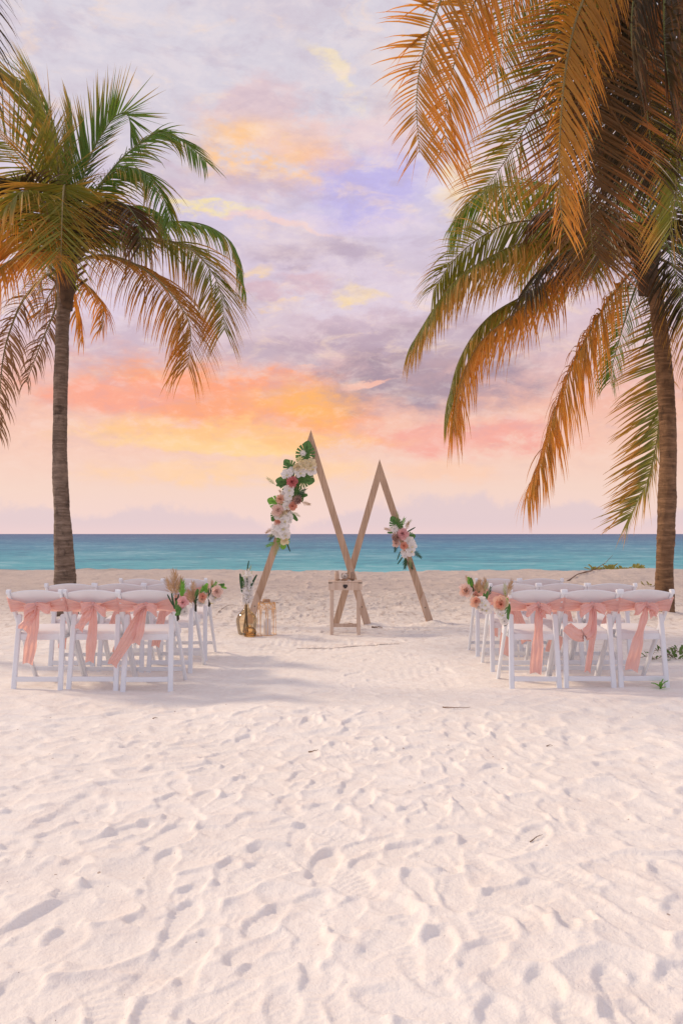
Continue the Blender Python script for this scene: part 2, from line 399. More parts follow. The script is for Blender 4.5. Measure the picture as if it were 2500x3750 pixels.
# faint woven mat pressed into the aisle
mat_w = aisle*sstep(vnoise(X, Y, 0.9, 41), 0.30, 0.62)
cell = 0.5*(np.sign(np.sin(X*math.pi/0.42)*np.sin(Y*math.pi/0.42))+1)
strip = np.where(cell > 0.5, np.sin(X*2*math.pi/0.085), np.sin(Y*2*math.pi/0.11))
Z += mat_w*0.0030*strip
for _ in range(1): Z[1:-1, 1:-1] = 0.5*Z[1:-1, 1:-1]+0.125*(Z[:-2, 1:-1]+Z[2:, 1:-1]+Z[1:-1, :-2]+Z[1:-1, 2:])
# far sand: lumpy, streaked by the wind; berm and fall to the water
farw = sstep(Y, 9, 14)
Z += farw*(0.075*(vnoise(X, Y, 1.2, 21, 1.3)-0.5)+0.045*(1-np.abs(2*vnoise(X, Y, 2.2, 22, 2.8)-1))**2-0.015)
Z -= sstep(Y+wob, 27.4, 32.0)*2.3
Z += 0.16*np.exp(-((X-8.2)/2.6)**2-((Y-22.5)/2.2)**2)*1.6
# sand heaped against the posts' feet
mounds = []
for (mx, my, mh, mr) in ((1.245, 11.0, 0.07, 0.20), (0.40, 11.05, 0.05, 0.16), (-0.08, 11.1, 0.03, 0.15), (-1.30, 11.0, 0.05, 0.18), (-4.13, 12.0, 0.06, 0.45), (5.10, 12.6, 0.06, 0.45)):
    Z += mh*np.exp(-(((X-mx)/mr)**2+((Y-my)/mr)**2))
# flatten where furniture stands
for (fx0, fx1, fy0, fy1) in ((-2.85, -1.25, 6.25, 8.8), (1.2, 3.1, 6.25, 8.8), (-1.45, -0.75, 9.55, 10.25), (-0.1, 0.5, 9.7, 10.5)):
    f = sstep(X, fx0-0.3, fx0)*sstep(X, fx1+0.3, fx1)*sstep(Y, fy0-0.3, fy0)*sstep(Y, fy1+0.3, fy1)
    Z = Z*(1-f*0.50)
far_out = sstep(np.abs(X), 40, 300)*(Y < 20)
Z = Z*(1-far_out)
def ground(x, y):
    i = min(max(int(np.searchsorted(xs, x)), 1), len(xs)-1); j = min(max(int(np.searchsorted(ys, y)), 1), len(ys)-1)
    tx = (x-xs[i-1])/(xs[i]-xs[i-1]); ty = (y-ys[j-1])/(ys[j]-ys[j-1])
    return float((Z[j-1, i-1]*(1-tx)+Z[j-1, i]*tx)*(1-ty)+(Z[j, i-1]*(1-tx)+Z[j, i]*tx)*ty)
def gmin(x, y, r=0.03): return min(ground(x+dx, y+dy) for dx in (-r, 0, r) for dy in (-r, 0, r))
ny, nx = X.shape
me = bpy.data.meshes.new('sand')
me.vertices.add(nx*ny)
me.vertices.foreach_set('co', np.stack([X, Y, Z], -1).astype(np.float32).ravel())
idx = np.arange(nx*ny, dtype=np.int32).reshape(ny, nx)
q = np.stack([idx[:-1, :-1], idx[:-1, 1:], idx[1:, 1:], idx[1:, :-1]], -1).reshape(-1, 4)
me.loops.add(q.size); me.loops.foreach_set('vertex_index', q.ravel())
me.polygons.add(len(q)); me.polygons.foreach_set('loop_start', np.arange(0, q.size, 4, dtype=np.int32))
me.polygons.foreach_set('loop_total', np.full(len(q), 4, dtype=np.int32))
me.polygons.foreach_set('use_smooth', np.ones(len(q), dtype=bool)); me.update(calc_edges=True)

def sand_mat():
    m = bpy.data.materials.new('sand'); m.use_nodes = True; t = m.node_tree; t.nodes.clear(); k = G(t)
    oc = k.n('ShaderNodeTexCoord').outputs['Object']
    a = k.noise(oc, 0.7, 5, 0.6); b_ = k.noise(oc, 5.0, 5, 0.65); c_ = k.noise(oc, 160.0, 3, 0.7)
    c = k.ramp(a, [(0.3, (0.85, 0.805, 0.755)), (0.7, (0.895, 0.865, 0.83))])
    c = k.mix(k.m('MULTIPLY', k.m('MULTIPLY', k.ss(b_, 0.42, 0.75), 1.0), 0.30), c, (0.74, 0.63, 0.57, 1))
    c = k.mix(k.m('MULTIPLY', k.ss(c_, 0.55, 0.8), 0.22), c, (0.55, 0.45, 0.39, 1))
    # scattered dark specks: crumbs of weed and shell
    vo = k.n('ShaderNodeTexVoronoi'); vo.inputs['Scale'].default_value = 7.0; k.link(oc, vo.inputs['Vector'])
    sp = k.m('MULTIPLY', k.m('LESS_THAN', vo.outputs['Distance'], 0.045), k.m('GREATER_THAN', k.noise(oc, 1.3, 2, 0.5), 0.52))
    c = k.mix(k.m('MULTIPLY', sp, 0.7), c, (0.30, 0.20, 0.14, 1))
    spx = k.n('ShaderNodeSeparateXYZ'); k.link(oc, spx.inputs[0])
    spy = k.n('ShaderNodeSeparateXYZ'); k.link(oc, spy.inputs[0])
    spk = k.ss(k.noise(k.scale(oc, (1.5, 0.7, 1)), 6.0, 8, 0.75), 0.50, 0.62)  # dark mottle far off: shade in the footprints put into the colour
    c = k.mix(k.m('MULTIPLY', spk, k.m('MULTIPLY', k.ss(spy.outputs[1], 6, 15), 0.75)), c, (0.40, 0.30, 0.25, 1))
    # towards the sea the sand turns browner, and damp at the water's edge
    c = k.mix(k.m('MULTIPLY', k.ss(spx.outputs[1], 7, 20), 0.90), c, (0.52, 0.43, 0.38, 1))
    c = k.mix(k.ss(spx.outputs[1], 26.6, 28.2), c, (0.38, 0.33, 0.29, 1))
    b = k.n('ShaderNodeBsdfPrincipled'); k.link(c, b.inputs['Base Color']); b.inputs['Roughness'].default_value = 0.9
    b.inputs['Specular IOR Level'].default_value = 0.15
    h = k.m('ADD', k.m('MULTIPLY', k.noise(oc, 26.0, 5, 0.65), 0.6), k.m('MULTIPLY', k.noise(oc, 260.0, 2, 0.6), 0.05))
    h = k.m('ADD', h, k.m('MULTIPLY', k.noise(k.scale(oc, (1, 2.2, 1)), 7.0, 5, 0.6), k.m('MULTIPLY', k.ss(spx.outputs[1], 8, 16), 4.0)))
    bn = k.n('ShaderNodeBump'); bn.inputs['Strength'].default_value = 0.65; bn.inputs['Distance'].default_value = 0.025
    k.link(h, bn.inputs['Height']); k.link(bn.outputs[0], b.inputs['Normal'])
    out = k.n('ShaderNodeOutputMaterial'); k.link(b.outputs[0], out.inputs[0]); return m
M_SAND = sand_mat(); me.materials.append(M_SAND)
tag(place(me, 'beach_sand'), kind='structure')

# ------------------------------------------------------------------ sea
def sea_mat():
    m = bpy.data.materials.new('sea'); m.use_nodes = True; t = m.node_tree; t.nodes.clear(); k = G(t)
    oc = k.n('ShaderNodeTexCoord').outputs['Object']; sp = k.n('ShaderNodeSeparateXYZ'); k.link(oc, sp.inputs[0])
    dist = k.m('DIVIDE', k.m('LOGARITHM', k.m('DIVIDE', k.m('MAXIMUM', sp.outputs[1], 25.0), 25.0), 2.718), 4.0)   # shallow to deep
    wv_ = k.m('MULTIPLY', k.m('SUBTRACT', k.noise(k.scale(oc, (0.010, 0.035, 1)), 1.0, 5, 0.6), 0.5), 0.25)
    dd = k.m('ADD', dist, wv_)
    c = k.ramp(dd, [(0.04, (0.11, 0.42, 0.49)), (0.18, (0.065, 0.36, 0.43)), (0.38, (0.028, 0.23, 0.36)), (0.60, (0.018, 0.145, 0.29)), (0.90, (0.022, 0.105, 0.25))])
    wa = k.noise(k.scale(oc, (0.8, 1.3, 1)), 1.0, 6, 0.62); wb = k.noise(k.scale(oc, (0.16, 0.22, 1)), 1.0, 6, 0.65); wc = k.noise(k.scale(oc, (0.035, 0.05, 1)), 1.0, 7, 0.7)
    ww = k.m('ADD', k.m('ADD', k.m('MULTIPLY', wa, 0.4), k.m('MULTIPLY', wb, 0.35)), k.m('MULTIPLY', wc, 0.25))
    c = k.mix(k.m('MULTIPLY', k.ss(ww, 0.495, 0.43), 0.85), c, k.mix(1.0, c, (0.42, 0.58, 0.72, 1), 'MULTIPLY'))  # dark wavelet lines: shaded sides of waves put into the colour
    c = k.mix(k.m('MULTIPLY', k.ss(ww, 0.52, 0.575), 0.45), c, (0.36, 0.58, 0.64, 1))  # pale glints on the waves, put into the colour
    # small breaking crests
    cap = k.m('MULTIPLY', k.ss(k.noise(k.scale(oc, (0.25, 0.35, 1), (3, 9, 0)), 1.0, 8, 0.75), 0.70, 0.72), 0.9)
    c = k.mix(cap, c, (0.8, 0.82, 0.84, 1))
    foamy = k.m('MULTIPLY', k.ss(sp.outputs[1], 31.0, 29.6), k.ss(k.noise(k.scale(oc, (0.5, 2.0, 1)), 1.0, 6, 0.7), 0.45, 0.55))
    c = k.mix(foamy, c, (0.8, 0.8, 0.8, 1))
    b = k.n('ShaderNodeBsdfPrincipled'); k.link(c, b.inputs['Base Color']); b.inputs['Roughness'].default_value = 0.38
    b.inputs['Specular IOR Level'].default_value = 0.05; b.inputs['IOR'].default_value = 1.33
    bn = k.n('ShaderNodeBump'); bn.inputs['Strength'].default_value = 0.8; bn.inputs['Distance'].default_value = 0.25
    k.link(ww, bn.inputs['Height']); k.link(bn.outputs[0], b.inputs['Normal'])
    out = k.n('ShaderNodeOutputMaterial'); k.link(b.outputs[0], out.inputs[0]); return m
def wave(x, y):
    d = max(y, 20); a = 0.05 if y < 400 else 0.0
    return a*(mnoise.noise((x*0.12, y*0.55, 1.3))+0.6*mnoise.noise((x*0.35, y*1.3, 4.3)))
mb = MB(); yy = [22.0]
while yy[-1] < 9500: yy.append(yy[-1]+max(0.35, 0.0085*yy[-1]**1.08))
xx = [0.0]
while xx[-1] < 9000: xx.append(xx[-1]+max(0.6, 0.05*xx[-1]))
xx = [-v for v in xx[:0:-1]]+xx
n0 = len(xx)
for y in yy:
    for x in xx: mb.v.append((x, y, -0.62+wave(x, y)))
for j in range(len(yy)-1):
    for i in range(n0-1):
        a = j*n0+i; mb.face((a, a+1, a+1+n0, a+n0))
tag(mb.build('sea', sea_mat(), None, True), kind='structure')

# ------------------------------------------------------------------ palms
GREEN = leaf_material('frond_green', (0.14, 0.28, 0.04), (0.52, 0.37, 0.09), 0.40, 1.05, transl=0.45)
OLIVE = leaf_material('frond_olive', (0.23, 0.26, 0.045), (0.66, 0.37, 0.085), 0.25, 0.95, transl=0.45)
GOLD = leaf_material('frond_gold', (0.46, 0.25, 0.050), (0.78, 0.36, 0.065), 0.10, 0.75, transl=0.50)  # yellow-brown older fronds, with warm sunlight put into the colour
OLDG = leaf_material('frond_rust', (0.14, 0.075, 0.022), (0.50, 0.19, 0.045), 0.30, 1.0, transl=0.40)
DRY = leaf_material('frond_dry', (0.30, 0.17, 0.08), (0.42, 0.25, 0.15), 0.2, 0.9, transl=0.25)
DARK = leaf_material('frond_shade_brown', (0.050, 0.038, 0.014), (0.17, 0.070, 0.020), 0.35, 1.0, transl=0.22)  # dark copy of the leaf colour, with the crown's shade put into it
M_RACH = material('frond_stalk', (0.22, 0.17, 0.06), 0.5, var=0.3, vscale=4)
M_RACHG = material('frond_stalk_green', (0.13, 0.15, 0.04), 0.5, var=0.3, vscale=4)

def catmull(pts, n):
    pts = [Vector(p) for p in pts]
    seg = [(pts[i+1]-pts[i]).length for i in range(len(pts)-1)]; tot = sum(seg)
    q = [pts[0]*2-pts[1]]+pts+[pts[-1]*2-pts[-2]]
    out = []
    for k in range(n+1):
        s = tot*k/n; i = 0
        while i < len(seg)-1 and s > seg[i]: s -= seg[i]; i += 1
        t = min(1, s/seg[i]); a, b, c, d = q[i:i+4]
        out.append(0.5*((2*b)+(c-a)*t+(2*a-5*b+4*c-d)*t*t+(3*b-a-3*c+d)*t**3))
    return out, tot

def frond(tree, pts, leaf=0.62, droop=0.5, roll=0.0, mat=None, dens=26, width=0.034, seed=0, open_=1.0, start=0.14, stalk=0.020, ragged=0.1, vee=-0.25):
    r = random.Random(seed*17+3); org = tree.location
    leaf *= 1.45 if org.y > 10 else 1.10; width *= 0.80 if org.y > 10 else 0.62; dens *= 1.55 if org.y > 10 else 1.35; ragged += 0.10
    sp, tot = catmull([Vector(p)-org for p in pts], 60)
    st = MB(); st.tube(sp, [stalk*(1.25-1.12*(k/60))*(1.7 if k < 3 else 1) for k in range(61)], 6)
    fo = st.build('frond', M_RACHG if mat in (GREEN, DARK) else M_RACH, tree, True)
    mb = MB(); n = int(tot*(1-start)*dens)
    T0 = (sp[1]-sp[0]).normalized(); up = Vector((0, 0, 1)); N = up-T0*up.dot(T0)
    if N.length < 0.2: N = Vector((0, -1, 0))-T0*T0.dot(Vector((0, -1, 0)))
    N.normalize(); Ns = []; Ts = []
    for k in range(61):
        T = (sp[min(k+1, 60)]-sp[max(k-1, 0)]).normalized()
        N = (N-T*N.dot(T)).normalized(); Ns.append(N.copy()); Ts.append(T)
    down = Vector((0, 0, -1))
    clump = 0
    for i in range(n):
        s = start+(1-start)*(i+r.random()*0.3)/n; k = min(int(s*60), 59); ft = s*60-k
        p = sp[k].lerp(sp[k+1], ft); T = Ts[k]; N = Ns[k]
        q = Quaternion(T, math.radians(roll)); Nr = q @ N; Sd = T.cross(Nr)
        u = (s-start)/(1-start)
        L = leaf*(0.50+0.50*min(1, u/0.22))*(1-0.40*max(0, (u-0.40)/0.60)**1.8)
        ang = math.radians((71-31*u**1.4)*open_)
        for side in (-1, 1):
            if r.random() < ragged*0.35: continue
            a = ang+r.gauss(0, 0.035); b = vee+r.gauss(0, 0.09)
            dr = T*math.cos(a)+(Sd*side*math.cos(b)+Nr*math.sin(b))*math.sin(a); dr.normalize()
            LL = L*r.uniform(0.86, 1.06)*(r.uniform(0.45, 0.9) if r.random() < ragged else 1)
            g_ = droop*r.uniform(0.75, 1.25)
            if r.random() < ragged*0.5: g_ *= 2.4
            if r.random() < ragged*0.3: a *= 0.55; dr = (T*math.cos(a)+(Sd*side*math.cos(b)+Nr*math.sin(b))*math.sin(a)).normalized()
            w = width*(0.55+0.45*L/leaf)*r.uniform(0.8, 1.1)
            wd = T-dr*T.dot(dr)
            if wd.length < 0.1: wd = Nr.copy()
            wd.normalize(); wd = Quaternion(dr, side*0.55+r.gauss(0, 0.35)) @ wd
            base = len(mb.v); pp = p.copy(); d = dr.copy(); ns = 5; cu = r.random()
            prof = (0.45, 1.0, 0.92, 0.70, 0.40, 0.04)
            for j in range(ns+1):
                ww = (wd-d*wd.dot(d)); ww.normalize(); nn = d.cross(ww)
                h = w*prof[j]*0.5
                mb.v += [pp-ww*h+nn*h*0.35, pp, pp+ww*h+nn*h*0.35]
                if j < ns:
                    d = (d+down*(g_*(0.08+0.15*j))).normalized(); pp = pp+d*(LL/ns)
            for j in range(ns):
                a0 = base+j*3; v0, v1 = j/ns, (j+1)/ns
                mb.face((a0, a0+1, a0+4, a0+3), [(cu, v0), (cu, v0), (cu, v1), (cu, v1)])
                mb.face((a0+1, a0+2, a0+5, a0+4), [(cu, v0), (cu, v0), (cu, v1), (cu, v1)])
    lf = mb.build('leaflets', mat or GREEN, fo, True); lf['kind'] = 'stuff'
    return fo

def px_frond(tree, crown, d0, pix, dtip, **kw):
    """pix: photo positions along the frond; distance runs from the crown's to d0+dtip"""
    n = len(pix); pts = [crown]
    for i, (u, v) in enumerate(pix):
        t = (i+1)/n; pts.append(P(u, v, d0+dtip*math.sin(t*math.pi/2)))
    return frond(tree, pts, **kw)

def trunk_mat(name, c0, c1, c2):
    m = bpy.data.materials.new(name); m.use_nodes = True; t = m.node_tree; t.nodes.clear(); k = G(t)
    oc = k.n('ShaderNodeTexCoord').outputs['Object']
    rings = k.noise(k.scale(oc, (3.0, 3.0, 22.0)), 1.0, 6, 0.75); blot = k.noise(k.scale(oc, (9, 9, 5)), 1.0, 5, 0.65); big = k.noise(oc, 1.6, 4, 0.6)
    c = k.ramp(rings, [(0.32, c0), (0.5, c1), (0.68, c2)])
    c = k.mix(k.m('MULTIPLY', k.ss(blot, 0.52, 0.70), 0.6), c, (*[x*0.45 for x in c0], 1))
    c = k.mix(k.m('MULTIPLY', k.ss(big, 0.5, 0.7), 0.45), c, (*[min(1, x*1.35) for x in c2], 1))
    b = k.n('ShaderNodeBsdfPrincipled'); k.link(c, b.inputs['Base Color']); b.inputs['Roughness'].default_value = 0.88
    bn = k.n('ShaderNodeBump'); bn.inputs['Strength'].default_value = 0.9; bn.inputs['Distance'].default_value = 0.02
    k.link(k.m('ADD', rings, blot), bn.inputs['Height']); k.link(bn.outputs[0], b.inputs['Normal'])
    out = k.n('ShaderNodeOutputMaterial'); k.link(b.outputs[0], out.inputs[0]); return m
TR_L = trunk_mat('palm_bark_grey', (0.075, 0.05, 0.036), (0.175, 0.125, 0.092), (0.33, 0.25, 0.195))
TR_R = trunk_mat('palm_bark_brown', (0.085, 0.042, 0.020), (0.175, 0.095, 0.046), (0.33, 0.19, 0.10))
M_FIB = material('crown_fibre', (0.10, 0.06, 0.035), 0.9, var=0.5, vscale=9, bump=0.8, bscale=25)

def trunk(tree, pts, rad, mat, seed):
    org = tree.location; r = random.Random(seed); n = 150
    c, tot = catmull([Vector(p)-org for p in pts], n); mb = MB(); m = 28
    for k in range(n+1):
        t = k/n; i = t*(len(rad)-1); a = int(min(i, len(rad)-2)); rr = rad[a]+(rad[a+1]-rad[a])*(i-a)
        z = t*tot; ring = 0.5+0.5*math.sin(z*2*math.pi/0.085+2.6*math.sin(z*3.1)+1.3*math.sin(z*7.7))
        for i in range(m):
            th = 2*math.pi*i/m
            nz = mnoise.noise((math.cos(th)*1.6+seed, math.sin(th)*1.6, z*2.2)); nf = mnoise.noise((math.cos(th)*5+seed, math.sin(th)*5, z*14))
            fl = 1+0.35*math.exp(-z/0.22); q = rr*fl*(1+0.035*ring*(0.5+nz)+0.10*nz+0.07*nf)
            mb.v.append(c[k]+Vector((math.cos(th)*q, math.sin(th)*q, 0)))
    for k in range(n):
        for i in range(m):
            j = (i+1) % m; mb.face((k*m+i, k*m+j, k*m+m+j, k*m+m+i))
    mb.build('trunk', mat, tree, True)

def crown_base(tree, c, r0, seed, lean=(0, 0)):
    """fibrous swelling with the broad stumps of old leaf stalks"""
    org = tree.location; r = random.Random(seed); mb = MB(); c = Vector(c)-org
    def bulge(t, z): return 1+0.16*mnoise.noise((math.cos(t)*2+seed, math.sin(t)*2, z*6))
    mb.lathe([(r0*0.95, -0.62), (r0*1.10, -0.42), (r0*1.45, -0.20), (r0*1.6, 0.0), (r0*1.25, 0.25), (r0*0.6, 0.5), (0.0, 0.62)], 22, c, bulge)
    mb.build('crown_fibre', M_FIB, tree, True)
    for k in range(11):
        th = k*2.4+r.random(); z = -0.35+0.05*k; mb = MB()
        d = Vector((math.cos(th), math.sin(th), 0)); p = c+Vector((0, 0, z))+d*r0*1.0
        L = r.uniform(0.18, 0.34); out = d*0.55+Vector((0, 0, 0.83))
        mb.bar(p, p+out*L*0.5, 0.10, 0.035, side=(-d.y, d.x, 0), ch=0.3)
        mb.bar(p+out*L*0.48, p+out*L+d*0.06, 0.065, 0.028, side=(-d.y, d.x, 0), ch=0.3)
        mb.build('stalk_stump', M_FIB, tree)

# left palm, on the sand behind the left rows
lp = thing('palm_tree', 'leaning slender coconut palm with green and golden fronds behind the left rows of chairs', 'palm tree', P(238, 2262, 11.95))
lp.location.z = 0; DL = 12.0
trunk(lp, [P(240, 2290, 12.0), P(239, 2140, 12.0), P(232, 1950, 12), P(222, 1750, 12), P(221, 1500, 12), P(228, 1250, 12), P(238, 1020, 12)],
      [0.175, 0.150, 0.118, 0.105, 0.104, 0.098, 0.095], TR_L, 2)
LC = P(243, 985, 12.0); crown_base(lp, LC, 0.10, 3)
LF = [
 ([(222, 760), (212, 610), (190, 480), (130, 350), (40, 290), (-60, 300)], -0.5, dict(leaf=0.92, droop=0.02, roll=78, mat=OLIVE, dens=30, open_=0.9)),
 ([(235, 740), (225, 580), (190, 430), (150, 330), (100, 290)], 0.8, dict(leaf=0.80, droop=0.02, roll=70, mat=GREEN, open_=0.8)),
 ([(170, 720), (110, 610), (40, 520), (-60, 450)], -1.0, dict(leaf=0.75, droop=0.12, roll=60, mat=OLIVE)),
 ([(290, 720), (325, 590), (375, 490), (430, 420), (470, 425), (482, 500)], 0.3, dict(leaf=0.66, droop=0.02, roll=75, mat=GREEN, open_=0.62, dens=32)),
 ([(330, 740), (424, 606), (503, 533), (580, 487), (667, 515), (755, 590)], 0.2, dict(leaf=0.52, droop=0.25, roll=40, mat=GREEN)),
 ([(310, 760), (363, 685), (436, 622), (533, 630), (594, 715), (632, 815)], -0.6, dict(leaf=0.62, droop=0.55, roll=15, mat=GREEN)),
 ([(340, 880), (450, 842), (560, 822), (680, 812), (782, 838), (860, 909), (897, 1060)], 0.8, dict(leaf=0.55, droop=0.75, roll=10, mat=GREEN, ragged=0.35)),
 ([(370, 880), (533, 873), (685, 903), (775, 994), (812, 1090), (822, 1210)], -0.5, dict(leaf=0.72, droop=0.45, roll=35, mat=OLIVE, dens=30)),
 ([(340, 938), (454, 950), (563, 1012), (648, 1103), (697, 1200), (688, 1345)], -1.2, dict(leaf=0.70, droop=0.62, roll=20, mat=GOLD, dens=32)),
 ([(242, 790), (238, 680), (231, 730), (226, 860), (224, 990)], -2.0, dict(leaf=0.80, droop=0.15, roll=0, mat=OLIVE, dens=17, open_=1.0, width=0.040)),
 ([(150, 880), (60, 845), (-60, 850), (-190, 930)], -1.0, dict(leaf=1.0, droop=0.75, roll=15, mat=GOLD, dens=36)),
 ([(170, 930), (90, 930), (0, 985), (-80, 1090)], -1.6, dict(leaf=0.66, droop=0.8, roll=10, mat=GOLD, dens=34)),
 ([(215, 1060), (200, 1140), (150, 1260), (97, 1400)], 0.4, dict(leaf=0.34, droop=0.9, roll=30, mat=DRY, ragged=0.5)),
 ([(170, 1010), (95, 1085), (45, 1190), (10, 1330), (-8, 1590)], 0.3, dict(leaf=0.42, droop=1.0, roll=30, mat=DRY, ragged=0.4)),
 ([(300, 1030), (350, 1075), (380, 1130), (372, 1210)], 1.2, dict(leaf=0.40, droop=0.7, roll=30, mat=GOLD, ragged=0.3)),
 ([(265, 1060), (285, 1130), (305, 1245)], 1.0, dict(leaf=0.40, droop=0.7, roll=60, mat=GOLD, ragged=0.3)),
 ([(200, 1050), (165, 1110), (140, 1160)], 1.0, dict(leaf=0.40, droop=0.6, roll=60, mat=GOLD, ragged=0.3)),
 ([(150, 820), (80, 740), (-40, 700)], 0.6, dict(leaf=0.70, droop=0.35, roll=30, mat=GREEN)),
 ([(250, 760), (262, 620), (268, 500), (260, 400)], 0.8, dict(leaf=0.55, droop=0.02, roll=80, mat=GREEN, open_=0.55)),
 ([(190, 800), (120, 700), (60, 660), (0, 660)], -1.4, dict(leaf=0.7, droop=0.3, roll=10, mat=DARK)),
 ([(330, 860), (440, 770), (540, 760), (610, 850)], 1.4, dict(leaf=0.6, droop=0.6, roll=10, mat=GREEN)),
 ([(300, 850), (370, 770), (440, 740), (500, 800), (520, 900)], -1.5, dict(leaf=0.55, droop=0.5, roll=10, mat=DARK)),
 ([(140, 900), (40, 770), (-80, 760)], 1.0, dict(leaf=0.7, droop=0.5, roll=20, mat=OLIVE)),
 ([(190, 840), (160, 740), (90, 700), (20, 760)], -1.9, dict(leaf=0.62, droop=0.5, roll=5, mat=OLIVE)),
]
for i, (px_, dt, kw) in enumerate(LF): px_frond(lp, LC, DL, px_, dt, seed=i+1, **kw)

# right palm
rp = thing('palm_tree', 'tall brown-trunked coconut palm with drooping fronds behind the right rows of chairs', 'palm tree', P(2430, 2250, 12.6))
rp.location.z = 0; DR = 12.6
trunk(rp, [P(2430, 2275, 12.6), P(2432, 2100, 12.6), P(2437, 1900, 12.6), P(2444, 1650, 12.6), P(2434, 1400, 12.6), P(2408, 1150, 12.6), P(2372, 960, 12.6)],
      [0.140, 0.128, 0.136, 0.128, 0.126, 0.116, 0.108], TR_R, 5)
RC = P(2366, 935, 12.6); crown_base(rp, RC, 0.125, 8)
RF = [
 ([(2200, 850), (2026, 811), (1870, 817), (1745, 878), (1650, 965), (1585, 1065)], -0.6, dict(leaf=0.85, droop=0.28, roll=45, mat=OLIVE, dens=30)),
 ([(2200, 870), (2050, 878), (1900, 895), (1785, 945), (1684, 1012), (1600, 1110), (1505, 1262)], -1.2, dict(leaf=0.72, droop=0.9, roll=10, mat=OLIVE, dens=32)),
 ([(2240, 800), (2100, 720), (1959, 684), (1865, 683), (1785, 700), (1718, 750), (1660, 820)], 0.8, dict(leaf=0.85, droop=0.55, roll=10, mat=GREEN, dens=30)),
 ([(2250, 935), (2153, 945), (2019, 1025), (1885, 1145), (1760, 1250), (1685, 1400), (1657, 1545)], -1.4, dict(leaf=0.82, droop=0.75, roll=15, mat=GOLD, dens=32, ragged=0.2)),
 ([(2220, 915), (2090, 980), (1950, 1065), (1785, 1165), (1680, 1320), (1628, 1520)], -0.7, dict(leaf=0.62, droop=0.8, roll=15, mat=OLIVE, dens=30, ragged=0.2)),
 ([(2290, 1020), (2207, 1132), (2120, 1286), (2053, 1440), (2006, 1587), (1972, 1695), (1928, 1810)], -1.0, dict(leaf=0.74, droop=0.6, roll=60, mat=GOLD, dens=30, ragged=0.2)),
 ([(2410, 1020), (2424, 1199), (2422, 1420), (2405, 1600), (2370, 1755), (2300, 1900)], 0.9, dict(leaf=0.90, droop=0.08, roll=88, mat=OLIVE, dens=26, width=0.046, open_=1.2)),
 ([(2330, 1040), (2290, 1160), (2250, 1300), (2230, 1400)], 1.2, dict(leaf=0.5, droop=0.6, roll=60, mat=GREEN)),
 ([(2440, 960), (2510, 1020), (2580, 1180), (2600, 1400)], -0.6, dict(leaf=0.75, droop=0.8, roll=30, mat=OLIVE)),
 ([(2440, 900), (2540, 880), (2660, 960), (2740, 1150)], 0.8, dict(leaf=0.75, droop=0.7, roll=20, mat=GREEN)),
 ([(2330, 780), (2290, 620), (2200, 480), (2080, 420)], 0.9, dict(leaf=0.8, droop=0.3, roll=40, mat=GREEN)),
 ([(2400, 780), (2440, 600), (2500, 450)], 0.5, dict(leaf=0.8, droop=0.1, roll=60, mat=GREEN)),
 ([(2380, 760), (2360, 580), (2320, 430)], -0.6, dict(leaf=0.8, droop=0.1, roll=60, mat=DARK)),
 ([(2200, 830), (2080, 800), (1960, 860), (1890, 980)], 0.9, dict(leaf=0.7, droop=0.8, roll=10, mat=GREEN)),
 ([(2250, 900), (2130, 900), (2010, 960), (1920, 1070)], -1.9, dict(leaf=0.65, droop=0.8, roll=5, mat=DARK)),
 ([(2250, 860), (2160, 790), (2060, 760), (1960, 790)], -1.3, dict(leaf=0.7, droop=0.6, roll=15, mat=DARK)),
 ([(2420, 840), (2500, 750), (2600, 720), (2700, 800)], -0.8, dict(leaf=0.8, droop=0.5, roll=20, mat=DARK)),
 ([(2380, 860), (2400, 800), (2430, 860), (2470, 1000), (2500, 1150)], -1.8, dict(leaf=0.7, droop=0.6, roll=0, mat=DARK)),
 ([(2300, 850), (2230, 810), (2190, 880), (2160, 1010)], -1.9, dict(leaf=0.65, droop=0.6, roll=0, mat=OLIVE)),
]
for i, (px_, dt, kw) in enumerate(RF): px_frond(rp, RC, DR, px_, dt, seed=40+i, **kw)

